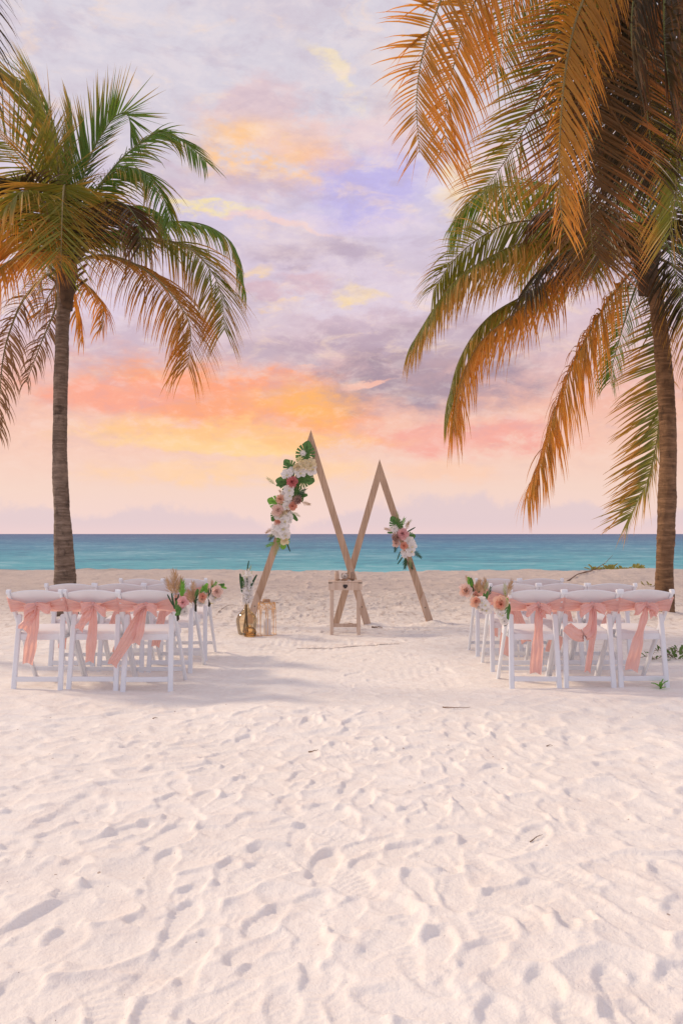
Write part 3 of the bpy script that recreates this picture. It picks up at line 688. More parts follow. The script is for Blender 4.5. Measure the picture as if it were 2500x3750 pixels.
# nearer palm whose crown hangs over the upper right; its trunk stands outside the frame
DN = 8.0
NC = P(2520, -330, DN)
np_ = thing('palm_tree', 'large near palm whose dark and orange fronds hang over the upper right', 'palm tree', (4.9, DN+0.3, 0))
trunk(np_, [(4.9, DN+0.3, -0.1), (4.8, DN+0.25, 2.0), (4.5, DN+0.15, 4.0), (4.05, DN+0.05, 6.0), NC-Vector((0, 0, 0.3))], [0.20, 0.15, 0.14, 0.13, 0.12], TR_R, 9)
crown_base(np_, NC, 0.13, 10)
NF = [
 ([(2250, -420), (1900, -300), (1680, -120), (1590, 60), (1542, 220), (1524, 380), (1535, 560)], -0.9, dict(leaf=0.78, droop=0.16, roll=75, mat=GOLD, dens=26, width=0.034)),
 ([(2250, -380), (1980, -260), (1800, -100), (1715, 60), (1665, 220), (1630, 400), (1628, 560)], -0.3, dict(leaf=0.78, droop=0.42, roll=65, mat=GOLD, dens=28, width=0.036)),
 ([(2350, -260), (2180, -120), (2080, 80), (2005, 270), (1940, 430), (1860, 570), (1770, 700)], 0.8, dict(leaf=0.85, droop=0.25, roll=60, mat=OLIVE, dens=28, width=0.036)),
 ([(2360, -250), (2200, -120), (2118, 38), (2072, 230), (2050, 460), (2046, 660), (2058, 840)], -1.0, dict(leaf=0.62, droop=0.42, roll=80, mat=GOLD, dens=28, width=0.036)),
 ([(2420, -240), (2290, -80), (2200, 120), (2164, 320), (2150, 510), (2155, 720), (2168, 930)], 0.3, dict(leaf=1.05, droop=0.10, roll=82, mat=OLDG, dens=28, width=0.042)),
 ([(2500, -220), (2500, 0), (2495, 240), (2480, 470), (2472, 700), (2450, 860)], 0.4, dict(leaf=0.85, droop=0.15, roll=85, mat=OLIVE, dens=26, width=0.042)),
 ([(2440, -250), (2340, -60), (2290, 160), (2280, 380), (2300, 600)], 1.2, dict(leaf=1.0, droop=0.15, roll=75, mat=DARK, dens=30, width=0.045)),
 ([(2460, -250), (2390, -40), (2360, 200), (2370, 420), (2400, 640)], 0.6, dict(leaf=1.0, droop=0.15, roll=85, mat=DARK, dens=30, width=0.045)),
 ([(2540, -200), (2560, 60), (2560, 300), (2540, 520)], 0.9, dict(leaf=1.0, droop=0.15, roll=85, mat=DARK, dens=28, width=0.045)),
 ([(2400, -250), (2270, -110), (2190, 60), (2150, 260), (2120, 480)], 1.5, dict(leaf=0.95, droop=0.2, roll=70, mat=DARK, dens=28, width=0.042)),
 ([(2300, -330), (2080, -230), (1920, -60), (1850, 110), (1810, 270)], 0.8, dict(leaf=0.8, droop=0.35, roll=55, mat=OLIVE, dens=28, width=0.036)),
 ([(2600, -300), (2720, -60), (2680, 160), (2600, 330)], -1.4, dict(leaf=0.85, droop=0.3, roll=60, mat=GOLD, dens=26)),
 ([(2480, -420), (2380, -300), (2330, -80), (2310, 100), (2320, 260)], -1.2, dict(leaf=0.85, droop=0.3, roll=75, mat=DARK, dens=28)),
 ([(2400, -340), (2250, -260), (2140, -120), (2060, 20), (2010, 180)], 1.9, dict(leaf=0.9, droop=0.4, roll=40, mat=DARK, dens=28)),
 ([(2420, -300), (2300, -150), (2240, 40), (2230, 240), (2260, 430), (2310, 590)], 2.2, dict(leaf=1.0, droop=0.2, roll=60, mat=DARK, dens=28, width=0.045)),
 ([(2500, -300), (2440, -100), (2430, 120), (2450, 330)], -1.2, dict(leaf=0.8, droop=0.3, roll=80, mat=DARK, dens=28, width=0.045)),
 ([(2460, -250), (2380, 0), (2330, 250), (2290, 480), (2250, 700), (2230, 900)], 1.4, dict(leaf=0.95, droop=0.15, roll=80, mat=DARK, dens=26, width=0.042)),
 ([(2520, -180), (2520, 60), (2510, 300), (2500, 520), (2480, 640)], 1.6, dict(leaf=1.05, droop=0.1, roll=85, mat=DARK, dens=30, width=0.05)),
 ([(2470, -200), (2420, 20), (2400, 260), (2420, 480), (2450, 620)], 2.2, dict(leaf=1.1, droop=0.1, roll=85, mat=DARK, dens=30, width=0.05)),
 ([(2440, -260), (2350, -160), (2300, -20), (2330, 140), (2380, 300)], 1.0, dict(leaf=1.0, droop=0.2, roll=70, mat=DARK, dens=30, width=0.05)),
 ([(2500, -520), (2500, -700), (2480, -900)], 0.5, dict(leaf=0.8, droop=0.1, roll=40, mat=GREEN)),
 ([(2700, -420), (2900, -400), (3050, -200), (3100, 50)], 0.8, dict(leaf=0.8, droop=0.5, roll=20, mat=GREEN)),
 ([(2600, -480), (2800, -600), (2950, -620)], -1.4, dict(leaf=0.8, droop=0.5, roll=20, mat=GREEN)),
 ([(2420, -480), (2250, -640), (2080, -680), (1950, -600)], 1.4, dict(leaf=0.8, droop=0.4, roll=20, mat=GREEN)),
]
for i, (px_, dt, kw) in enumerate(NF): px_frond(np_, NC, DN, px_, dt, seed=80+i, **kw)

# palm just outside the frame on the left: only a frond reaches in
ep = thing('palm_tree', 'near palm outside the left edge with dark leaflets in the upper left corner', 'palm tree', (-5.0, 8.2, 0))
EC = P(-520, -260, 8.2)
trunk(ep, [(-5.0, 8.2, -0.1), (-5.0, 8.2, 3), EC-Vector((0, 0, 0.3))], [0.18, 0.14, 0.11], TR_L, 12); crown_base(ep, EC, 0.12, 14)
EF = [([(-300, -330), (-140, -240), (-50, -60), (-28, 140), (-30, 330)], 0.3, dict(leaf=0.46, droop=0.35, roll=60, mat=DARK, dens=24, width=0.036)),
      ([(-330, -200), (-220, 0), (-180, 250), (-190, 480)], 0.8, dict(leaf=0.5, droop=0.3, roll=60, mat=DARK)),
      ([(-520, -500), (-480, -700)], 0.5, dict(leaf=0.8, droop=0.1, roll=60, mat=GREEN)), ([(-750, -350), (-950, -150), (-1000, 100)], 0.2, dict(leaf=0.8, droop=0.4, roll=30, mat=GREEN)),
      ([(-600, -150), (-650, 100), (-660, 350)], -0.8, dict(leaf=0.7, droop=0.4, roll=60, mat=OLIVE)), ([(-420, -450), (-250, -560), (-100, -520)], -0.6, dict(leaf=0.7, droop=0.3, roll=40, mat=GREEN))]
for i, (px_, dt, kw) in enumerate(EF): px_frond(ep, EC, 8.2, px_, dt, seed=120+i, **kw)

# ------------------------------------------------------------------ chairs
M_WH = material('white_resin', (0.76, 0.79, 0.84), 0.38, 0.4, var=0.02, vscale=3, bump=0.05, bscale=30)
M_PAD = material('white_vinyl', (0.82, 0.81, 0.83), 0.45, 0.4, var=0.02, bump=0.06, bscale=40)
M_BOLT = material('hinge_bolt', (0.35, 0.33, 0.32), 0.35, metallic=0.9)
def satin():
    m = bpy.data.materials.new('salmon_satin'); m.use_nodes = True; t = m.node_tree; t.nodes.clear(); k = G(t)
    oc = k.n('ShaderNodeTexCoord').outputs['Object']; nz = k.noise(oc, 9.0, 4, 0.6)
    c = k.ramp(nz, [(0.3, (0.79, 0.48, 0.46)), (0.7, (0.88, 0.61, 0.58))])
    b = k.n('ShaderNodeBsdfPrincipled'); k.link(c, b.inputs['Base Color']); b.inputs['Roughness'].default_value = 0.36
    b.inputs['Sheen Weight'].default_value = 0.35; b.inputs['Specular IOR Level'].default_value = 0.5
    bn = k.n('ShaderNodeBump'); bn.inputs['Strength'].default_value = 0.35; bn.inputs['Distance'].default_value = 0.006
    k.link(k.noise(k.scale(oc, (1, 1, 0.5)), 34.0, 3, 0.55), bn.inputs['Height']); k.link(bn.outputs[0], b.inputs['Normal'])
    tr = k.n('ShaderNodeBsdfTranslucent'); tr.inputs[0].default_value = (0.95, 0.52, 0.38, 1)
    mx = k.n('ShaderNodeMixShader'); mx.inputs[0].default_value = 0.42; k.link(b.outputs[0], mx.inputs[1]); k.link(tr.outputs[0], mx.inputs[2])
    out = k.n('ShaderNodeOutputMaterial'); k.link(mx.outputs[0], out.inputs[0]); return m
M_SAT = satin()
XS, XR = 0.212, 0.183          # half spacing of the long stiles and of the rear legs
def stile_y(z): return -0.03+0.55*(0.80-z)/0.80
chair_me = {}
def chair_meshes():
    mb = MB()
    # long stile: back post and front leg in one, with a rounded top
    top = Vector((0, stile_y(0.785), 0.785)); bot = Vector((0, 0.52, -0.035))
    mb.bar(bot, top, 0.026, 0.042, side=(1, 0, 0), ch=0.22)
    c0 = len(mb.v); d = (top-bot).normalized(); b_ = Vector((1, 0, 0)).cross(d)
    for i in range(9):                              # rounded head
        th = math.pi*i/8
        for xo in (-0.0145, 0.0145): mb.v.append(top+d*(math.sin(th)*0.026)+b_*(math.cos(th)*0.024)+Vector((xo, 0, 0)))
    for i in range(8): mb.face((c0+i*2, c0+i*2+1, c0+i*2+3, c0+i*2+2))
    mb.face([c0+i*2 for i in range(9)]); mb.face([c0+i*2+1 for i in reversed(range(9))])
    chair_me['long_leg'] = mb.mesh('long_leg', M_WH)
    for sgn in (-1, 1):
        mb = MB(); b0 = Vector((sgn*0.010, 0, -0.035)); t0 = Vector((-sgn*0.002, 0.105, 0.575))
        mb.bar(b0, t0, 0.042, 0.024, side=(1, 0, 0), ch=0.22); c0 = len(mb.v); d = (t0-b0).normalized(); bb = Vector((1, 0, 0))
        for i in range(9):
            th = math.pi*i/8
            for yo in (-0.0122, 0.0122): mb.v.append(t0+d*(math.sin(th)*0.024)+bb*(math.cos(th)*0.021)+Vector((0, yo, 0)))
        for i in range(8): mb.face((c0+i*2, c0+i*2+2, c0+i*2+3, c0+i*2+1))
        mb.face([c0+i*2 for i in reversed(range(9))]); mb.face([c0+i*2+1 for i in range(9)])
        mb.tube([(sgn*0.02, 0.108, 0.565), (sgn*0.026, 0.108, 0.565)], 0.008, 10)
        chair_me['rear_leg%d' % sgn] = mb.mesh('rear_leg', M_WH)
    # arched back panel, bowed a little
    mb = MB(); n = 16
    hw = XS-0.014
    for i in range(n+1):
        x = -hw+2*hw*i/n; a = 1-(x/hw)**2; y = stile_y(0.75)+0.004+0.008*a
        zt = 0.782+0.024*a; zb = 0.655+0.040*a
        for (yo, z) in ((-0.009, zb+0.004), (-0.009, zt-0.006), (-0.004, zt), (0.004, zt), (0.009, zt-0.006), (0.009, zb+0.004), (0.0, zb)):
            yy_ = y+yo+(0.75-z)*0.55/0.80
            mb.v.append(Vector((x, yy_, z)))
    for i in range(n):
        for j in range(7):
            k = (j+1) % 7; mb.face((i*7+j, i*7+7+j, i*7+7+k, i*7+k))
    chair_me['backrest'] = mb.mesh('backrest', M_WH)
    # padded seat
    mb = MB(); n = 14
    def seat(u, v):
        x = (u*2-1); y = (v*2-1); e = max(abs(x), abs(y)); hx, hy = 0.186, 0.195
        zz = 0.462+0.014*(1-abs(x)**6)*(1-abs(y)**6); rx = math.copysign(min(abs(x), 1), x)
        return (rx*hx*(1-0.03*abs(y)**4), 0.285+y*hy*(1-0.03*abs(x)**4), zz+0.010*y)
    mb.grid(seat, n, n)
    base = len(mb.v); m = n+1; ed = [i*m for i in range(m)]+[n*m+j for j in range(1, m)]+[i*m+n for i in range(n-1, -1, -1)]+[j for j in range(n-1, 0, -1)]
    for e in ed: v = mb.v[e]; mb.v.append(Vector((v.x*1.01, 0.285+(v.y-0.285)*1.01, v.z-0.034)))
    for i in range(len(ed)):
        j = (i+1) % len(ed); mb.face((ed[j], ed[i], base+i, base+j))
    mb.face([base+i for i in range(len(ed))])
    chair_me['seat'] = mb.mesh('seat', M_PAD, True)
    mb = MB()
    mb.bar((-0.172, 0.088, 0.412), (0.172, 0.088, 0.412), 0.050, 0.018, side=(0, 0, 1)); mb.bar((-0.172, 0.478, 0.418), (0.172, 0.478, 0.418), 0.034, 0.018, side=(0, 0, 1))
    for x in (-0.178, 0.178): mb.bar((x, 0.085, 0.410), (x, 0.485, 0.418), 0.040, 0.012, side=(0, 0, 1))
    chair_me['seat_frame'] = mb.mesh('seat_frame', M_WH)
    mb = MB(); mb.bar((-XR+0.012, 0.014, 0.078), (XR-0.012, 0.014, 0.078), 0.040, 0.018, side=(0, 0, 1)); chair_me['rear_stretcher'] = mb.mesh('rear_stretcher', M_WH)
    mb = MB(); mb.bar((-XS+0.014, stile_y(0.09), 0.09), (XS-0.014, stile_y(0.09), 0.09), 0.036, 0.016, side=(0, 0, 1)); chair_me['front_stretcher'] = mb.mesh('front_stretcher', M_WH)
chair_meshes()
def make_chair():
    t = thing('folding_chair', 'x', 'chair', group='white folding chairs in rows beside the aisle')
    for sgn in (-1, 1):
        place(chair_me['long_leg'], 'long_leg', t, (sgn*XS, 0, 0)); place(chair_me['rear_leg%d' % sgn], 'rear_leg', t, (sgn*XR, 0, 0))
    for k in ('backrest', 'seat', 'seat_frame', 'rear_stretcher', 'front_stretcher'): place(chair_me[k], k, t)
    return t
def copy_thing(o):
    c = o.copy(); COL.objects.link(c)
    for ch in o.children:
        d = ch.copy(); COL.objects.link(d); d.parent = c
    return c

def ribbon(path, w0, w1, r, twist=0.3, n=26, m=8, pleat=0.012):
    """strip of cloth hanging along path (points in x,y,z), pleated lengthwise"""
    c, _ = catmull(path, n); mb = MB(); ph = r.random()*6; tw = r.uniform(-twist, twist); k2 = r.uniform(2.2, 3.6)
    def fn(u, v):
        i = min(int(u*n), n); p = c[i]; d = (c[min(i+1, n)]-c[max(i-1, 0)]).normalized()
        a = Vector((1, 0, 0)); a = a-d*a.dot(d)
        if a.length < 0.35: a = Vector((0, 0, 1))-d*d.z
        a.normalize()
        a = Quaternion(d, tw*math.sin(u*2.6+ph)) @ a; b = d.cross(a)
        w = (w0+(w1-w0)*min(1, u*2.2)**0.7)*(1+0.10*math.sin(u*9+ph)); s = (v-0.5)
        amp = pleat*(1-0.45*u)
        off = amp*math.sin(v*math.pi*k2*2+ph+1.1*math.sin(u*4+ph))+0.006*math.sin(u*17+v*3+ph)
        sl = 0.035*s if i == n else 0
        return p+a*w*s+b*off-Vector((0, 0, abs(sl)))
    mb.grid(fn, n, m); return mb

def make_sash(chair_o, rz, label, tails, seed, side_orange=True):
    r = random.Random(seed); t = thing('satin_sash', label, 'sash', chair_o, rz, group='salmon sashes tied round the chair backs')
    hw = XS+0.018
    def layer(front):
        mb = MB(); ph = r.random()*6; sag = r.uniform(0.9, 1.15)
        def fn(u, v):
            x = (u*2-1); a = 1-abs(x)**1.5
            if front: zt, zb = 0.742-0.006*a, 0.612+0.010*a; y = stile_y(0.68)+0.034+0.006*math.sin(v*9+ph)+0.008*a
            else:
                pin = math.exp(-(x/0.34)**2)*0.62
                zt = 0.746-0.055*sag*a; zb = 0.622+0.026*a; mid = (zt+zb)/2-0.004*a
                zt = mid+(zt-mid)*(1-pin); zb = mid+(zb-mid)*(1-pin)
                y = stile_y(0.68)-0.030-0.016*a+0.0075*math.sin(v*15+ph+x*1.3)*(0.35+0.9*a)+0.003*math.sin(v*31+x*4)
            z = zt+(zb-zt)*v
            return (x*hw, y-(z-0.68)*0.6875*0.9, z+0.003*math.sin(x*7+ph))
        mb.grid(fn, 30, 16); return mb
    mb = layer(True); b2 = layer(False); off = len(mb.v); mb.v += b2.v
    for f, u in zip(b2.f, b2.uv): mb.face([i+off for i in f], u)
    for sg in (-1, 1):                                 # cloth going round the posts
        def fn(u, v):
            th = u*math.pi; z = 0.745+(0.617-0.745)*v+(0.003*math.sin(v*14))
            ym = stile_y(0.68)+0.002; yy_ = ym-math.cos(th)*0.032
            return (sg*(hw+math.sin(th)*0.010), yy_-(z-0.68)*0.62, z)
        mb.grid(fn, 8, 10)
    mb.build('band', M_SAT, t, True)
    ky = stile_y(0.68)-0.058; kx = r.uniform(-0.02, 0.02); kz = 0.682
    mb = MB()
    def knot(u, v):
        th = u*2*math.pi; ph = v*math.pi
        q = 1+0.12*math.sin(th*5+v*3)
        return (kx+0.021*q*math.sin(ph)*math.cos(th), ky-0.004+0.017*q*math.sin(ph)*math.sin(th), kz+0.026*math.cos(ph))
    mb.grid(knot, 20, 10); mb.build('knot', M_SAT, t, True)
    for sg in (-1, 1):                                 # floppy loops of the bow
        lw, lh, dp = r.uniform(0.085, 0.115), r.uniform(0.050, 0.066), r.uniform(0.020, 0.050)
        mb = MB(); ph = r.random()*5
        def loop(u, v):
            th = u*2*math.pi; rad = (1-math.cos(th))/2
            x = sg*(lw*rad); yy_ = -0.034*math.sin(th)*(0.35+rad)
            s = (v-0.5)*2; wid = lh*(0.28+0.72*rad**0.7)
            return (kx+x+0.004*math.sin(v*8+ph), ky-0.012+yy_+0.006*math.sin(v*11+ph+th), kz+s*wid*0.80-dp*rad*1.1+0.005*math.sin(th*3+ph))
        mb.grid(loop, 26, 10); mb.build('bow_loop', M_SAT, t, True)
    for (pth, w) in tails:
        pts = [Vector((kx, ky-0.012, kz))]+[Vector((kx+x, ky-0.018-0.015*min(1, i+0.5)+r.uniform(-0.006, 0.006), kz+z)) for i, (x, z) in enumerate(pth)]
        mb = ribbon(pts, 0.030, w, r, n=30, m=12, pleat=0.009); mb.build('tail', M_SAT, t, True)
    return t

rows = [(6.46, 0), (7.28, 1), (8.08, 2)]
side_word = {-1: 'left', 1: 'right'}
row_word = ['nearest row', 'middle row', 'farthest row']
tails_spec = {
 (-1, 0, 0): [([(-0.04, -0.08), (-0.105, -0.19)], 0.085), ([(0.0, -0.10), (-0.02, -0.22), (-0.065, -0.46)], 0.088)],
 (-1, 0, 1): [([(-0.04, -0.08), (-0.11, -0.19)], 0.070), ([(0.01, -0.08), (0.0, -0.24), (-0.02, -0.45)], 0.075)],
 (-1, 0, 2): [([(-0.05, -0.08), (-0.15, -0.28), (-0.27, -0.47)], 0.085), ([(-0.03, -0.10), (-0.075, -0.30)], 0.080)],
 (1, 0, 0): [([(-0.005, -0.10), (-0.01, -0.28), (-0.03, -0.54)], 0.095), ([(0.02, -0.05), (0.035, -0.10)], 0.05)],
 (1, 0, 1): [([(0.0, -0.10), (-0.03, -0.21), (-0.12, -0.245), (-0.22, -0.17)], 0.100), ([(0.01, -0.12), (-0.01, -0.30), (-0.045, -0.53)], 0.050)],
 (1, 0, 2): [([(-0.02, -0.08), (-0.06, -0.20), (-0.135, -0.52)], 0.105), ([(0.03, -0.04), (0.05, -0.09)], 0.05)],
 (-1, 1, 0): [([(-0.03, -0.12), (-0.09, -0.45)], 0.07), ([(0.02, -0.1), (-0.02, -0.26)], 0.08)],
 (-1, 1, 1): [([(0.03, -0.10), (0.04, -0.30), (-0.03, -0.50)], 0.10), ([(-0.02, -0.12), (-0.12, -0.36)], 0.08)],
 (-1, 1, 2): [([(0.02, -0.06), (0.06, -0.13)], 0.14), ([(-0.02, -0.1), (-0.10, -0.44)], 0.08)],
 (1, 1, 0): [([(-0.02, -0.12), (-0.08, -0.52)], 0.11), ([(0.02, -0.1), (0.12, -0.40)], 0.09)],
 (1, 1, 1): [([(-0.04, -0.12), (-0.03, -0.28), (-0.10, -0.50)], 0.12), ([(0.02, -0.1), (0.05, -0.22)], 0.09)],
 (1, 1, 2): [([(-0.02, -0.12), (-0.10, -0.35)], 0.10), ([(0.02, -0.1), (0.03, -0.25)], 0.07)],
}
AISLE = 1.352; PITCH = 0.446
proto = make_chair(); first = True
flower_spots = []
for sd in (-1, 1):
    for d0, ri in rows:
        ncol = 3 if ri < 2 else 2
        for ci in range(ncol):                         # ci counts left to right in the photo
            k = (ncol-1-ci) if sd < 0 else ci          # seats away from the aisle
            x = sd*(AISLE+PITCH*(k+0.5)); y = d0+R.uniform(-0.015, 0.015)+(0.02*k if sd > 0 else 0); rz = R.uniform(-0.05, 0.05)
            if sd > 0 and ri == 0 and ci == 2: rz = 0.07
            o = proto if first else copy_thing(proto); first = False
            o.location = (x, y, 0.012); o.rotation_euler = (R.uniform(-0.008, 0.008), R.uniform(-0.010, 0.010), rz)
            seat_word = ['the aisle seat', 'the second seat from the aisle', 'the outermost seat'][k] if ncol == 3 else ['the aisle seat', 'the outer seat of its pair'][k]
            o['label'] = 'white folding chair, %s, %s on the %s side' % (seat_word, row_word[ri], side_word[sd])
            tl = tails_spec.get((sd, ri, ci)) or [([(-0.02, -0.12), (R.uniform(-0.12, 0.05), -0.45)], 0.08), ([(0.02, -0.1), (R.uniform(0, 0.1), -0.28)], 0.08)]
            sh = make_sash(o.location.copy(), rz, 'salmon bow sash on %s, %s, %s side' % (seat_word, row_word[ri], side_word[sd]), tl, 100*sd+10*ri+ci+500)
            sh.rotation_euler = o.rotation_euler
            if k == 0: flower_spots.append((sd, ri, x, y))

# ------------------------------------------------------------------ flowers: shared meshes
def fm(n, c, **kw): return material(n, c, kw.pop('rough', 0.6), 0.3, transl=kw.pop('transl', 0.3), vscale=kw.pop('vs', 14), **kw)
M_WHITE = fm('petal_white', (0.90, 0.87, 0.84)); M_CREAM = fm('petal_cream', (0.82, 0.70, 0.46)); M_YELL = fm('petal_pale_yellow', (0.84, 0.78, 0.42))
M_PEACH = fm('petal_peach', (0.88, 0.60, 0.46)); M_PINK = fm('petal_pink', (0.84, 0.52, 0.52)); M_ROSE = fm('petal_rose', (0.68, 0.24, 0.24)); M_CORAL = fm('petal_coral', (0.84, 0.44, 0.32))
M_BLUSH = fm('petal_blush', (0.88, 0.68, 0.60)); M_PROT = fm('petal_protea', (0.58, 0.38, 0.35), var=0.35)
M_MONS = fm('monstera_green', (0.10, 0.23, 0.06), rough=0.35, var=0.35, vs=8, transl=0.15); M_MONL = fm('leaf_fresh_green', (0.20, 0.46, 0.07), rough=0.4, var=0.3, vs=8)
M_DKL = fm('leaf_dark_green', (0.045, 0.105, 0.05), rough=0.4, var=0.3, transl=0.1); M_TAN = fm('dried_palm_spray', (0.52, 0.34, 0.19), var=0.3)
M_TANL = fm('dried_pale_spray', (0.62, 0.44, 0.28), var=0.3); M_STEM = material('stem_wrap', (0.035, 0.030, 0.018), 0.7, var=0.3)
M_PALEG = fm('pale_grass_green', (0.42, 0.46, 0.20), var=0.3)

def petal(mb, base, out, up, L, w, cup, curl, n=5, m=4, pointed=False, ph=0.0):
    out = Vector(out).normalized(); up = Vector(up).normalized(); sd = out.cross(up).normalized()
    def fn(u, v):
        s = (v-0.5)*2
        ww = w*(math.sin(math.pi*min(0.98, 0.10+u*0.80))**0.6 if not pointed else (1-u)**0.8*(0.4+1.3*min(u*3, 1))*0.8)
        z = cup*math.sin(u*math.pi*0.62)*L+curl*u*u*L
        return Vector(base)+out*(u*L*(1-0.25*abs(cup)))+sd*s*ww*0.5+up*(z+abs(s)**2*w*0.18+0.02*L*math.sin(6*u+4*s+ph))
    mb.grid(fn, n, m)
def rose_mesh(name, mats, seed):
    r = random.Random(seed); mb = MB()     # unit size ~1 across, faces +Z
    for ring, (n, rad, L, w, cup, curl, z0) in enumerate(((5, 0.0, 0.55, 0.55, 0.15, -0.15, 0.0), (5, 0.0, 0.46, 0.5, 0.45, 0.0, 0.02), (5, 0.0, 0.36, 0.42, 0.8, 0.25, 0.04), (4, 0.0, 0.26, 0.34, 1.2, 0.7, 0.06), (3, 0.0, 0.15, 0.24, 1.9, 1.2, 0.08))):
        for k in range(n):
            th = 2*math.pi*(k+0.5*ring+r.uniform(-0.12, 0.12))/n
            petal(mb, (0, 0, z0), (math.cos(th), math.sin(th), 0.0), (0, 0, 1), L, w, cup, curl, 6, 6, ph=r.random()*6)
    return mb.mesh(name, mats, True)
def orchid_mesh(name, mat, seed):
    r = random.Random(seed); mb = MB()
    for k, (th, L, w) in enumerate(((0.5, 0.5, 0.60), (2.64, 0.5, 0.60), (1.57, 0.46, 0.36), (3.9, 0.46, 0.36), (5.5, 0.46, 0.36))):
        petal(mb, (0, 0, 0.01*k), (math.cos(th), math.sin(th), 0.12), (0, 0, 1), L, w, 0.16, -0.15, 6, 6, ph=k)
    f0 = len(mb.f)
    for th in (4.4, 4.7, 5.0): petal(mb, (0, 0, 0.05), (math.cos(th), math.sin(th), 0.5), (0, 0, 1), 0.16, 0.12, 0.4, 0, 4, 4)
    for i in range(f0, len(mb.f)): mb.mi[i] = 1
    return mb.mesh(name, [mat, M_YELL], True)
def star_mesh(name, mat, n=7, seed=0):
    r = random.Random(seed); mb = MB()
    for lay in (0, 1):
        for k in range(n):
            th = 2*math.pi*(k+0.5*lay)/n+r.uniform(-0.1, 0.1); petal(mb, (0, 0, 0.02*lay), (math.cos(th), math.sin(th), 0.25+0.35*lay), (0, 0, 1), r.uniform(0.42, 0.55), 0.17, 0.2, -0.2, 5, 3, pointed=True)
    return mb.mesh(name, mat, True)
def protea_mesh(name):
    r = random.Random(4); mb = MB()
    for lay in range(5):
        n = 14
        for k in range(n):
            th = 2*math.pi*(k+0.5*lay)/n; tilt = 0.5+0.45*lay
            petal(mb, (0.10*math.cos(th), 0.10*math.sin(th), 0.03*lay), (math.cos(th), math.sin(th), tilt), (-math.cos(th)*tilt, -math.sin(th)*tilt, 1), 0.52-0.03*lay, 0.16, 0.25, 0.25, 6, 3, pointed=True)
            for i in range(len(mb.f)-18, len(mb.f)): mb.mi[i] = lay % 2
    return mb.mesh(name, [M_PROT, M_BLUSH], True)
def monstera_mesh(name, mat, slots=6):
    """split leaf, base at the origin, tip along +Y, unit length, facing +Z"""
    mb = MB(); N = 132; c = Vector((0, 0.38, 0))
    mb.v.append(c+Vector((0, 0, -0.03)))
    for i in range(N):
        th = 2*math.pi*i/N; a = math.atan2(math.sin(th), math.cos(th))     # 0 = tip
        R_ = 0.50+0.13*math.exp(-(a/0.35)**2)-0.16*math.exp(-((abs(a)-math.pi)/0.22)**2)+0.05*math.exp(-((abs(a)-2.5)/0.4)**2)
        ph = (abs(a)-0.42)/(2.35)*slots
        if 0.0 < ph < slots:
            fr = ph-math.floor(ph)
            if 0.40 < fr < 0.62: R_ *= 0.44
            elif fr < 0.15 or fr > 0.88: R_ *= 0.985
        x, y = math.sin(a)*R_*0.92, math.cos(a)*R_
        mb.v.append(c+Vector((x, y, 0.16*abs(x)-0.35*max(0, y)**2-0.10*x*x)))
    for i in range(N): mb.face((0, 1+(i+1) % N, 1+i))
    mb.tube([(0, -0.22, -0.08), (0, 0.0, -0.02), (0, 0.4, -0.022), (0, 0.85, -0.07)], [0.014, 0.013, 0.010, 0.004], 5)
    return mb.mesh(name, mat)
def spray_mesh(name, mat, n=13, droop=0.1, ang=0.6, wid=0.035, L=0.55, seed=1):
    """feathered palm spray, base at the origin, tip along +Y, unit length"""
    r = random.Random(seed); mb = MB(); pts = [(0, t, 0.10*math.sin(t*2)) for t in (0, 0.25, 0.5, 0.75, 1.0)]; mb.tube(pts, [0.012, 0.010, 0.008, 0.006, 0.003], 5)
    for k in range(n):
        t = 0.2+0.78*k/n
        for sg in (-1, 1):
            a = ang*(1.15-0.6*t)+r.gauss(0, 0.05); d = Vector((sg*math.sin(a), math.cos(a), r.gauss(0, 0.12))); ln = L*(1-0.5*t)*r.uniform(0.85, 1.1)
            petal(mb, (0, t, 0.10*math.sin(t*2)), d, (0, 0, 1), ln, wid, 0.0, -droop, 4, 2, pointed=True)
    return mb.mesh(name, mat, True)
def blade_mesh(name, mat, w=0.16):
    mb = MB(); petal(mb, (0, 0, 0), (0, 1, 0), (0, 0, 1), 1.0, w, 0.05, -0.12, 10, 4, pointed=False); return mb.mesh(name, mat, True)

ROSE = {k: rose_mesh('rose', m, i) for i, (k, m) in enumerate((('peach', M_PEACH), ('pink', M_PINK), ('rose', M_ROSE), ('coral', M_CORAL), ('blush', M_BLUSH), ('cream', M_CREAM), ('white', M_WHITE)))}
ORCH = orchid_mesh('orchid', M_WHITE, 1); ORCHY = orchid_mesh('orchid', M_CREAM, 2); STAR = star_mesh('lily', M_WHITE); STARY = star_mesh('lily', M_YELL, 6, 3)
PROT = protea_mesh('protea'); MONS = monstera_mesh('monstera_leaf', M_MONS); MONSL = monstera_mesh('monstera_leaf', M_MONL, 5)
SPR_T = spray_mesh('dried_spray', M_TAN, 15); SPR_L = spray_mesh('dried_spray', M_TANL, 13, seed=2); SPR_G = spray_mesh('fern', M_MONL, 14, seed=3); SPR_D = spray_mesh('fern', M_DKL, 14, seed=4); SPR_P = spray_mesh('grass_spray', M_PALEG, 11, ang=0.45, wid=0.022, seed=5)
BLD = blade_mesh('leaf', M_MONS, 0.34); BLL = blade_mesh('leaf', M_MONL, 0.36); BLK = blade_mesh('leaf', M_DKL, 0.13)
LAB = {'monstera_leaf': None}
def face_cam(dirx, tilt=0.0, roll=0.0):
    """a flower facing the camera (-Y), turned sideways by dirx and up by tilt, spun by roll (degrees)"""
    n = Vector((dirx, -1, tilt)).normalized(); q = n.to_track_quat('Z', 'Y')
    return q @ Quaternion((0, 0, 1), math.radians(roll))
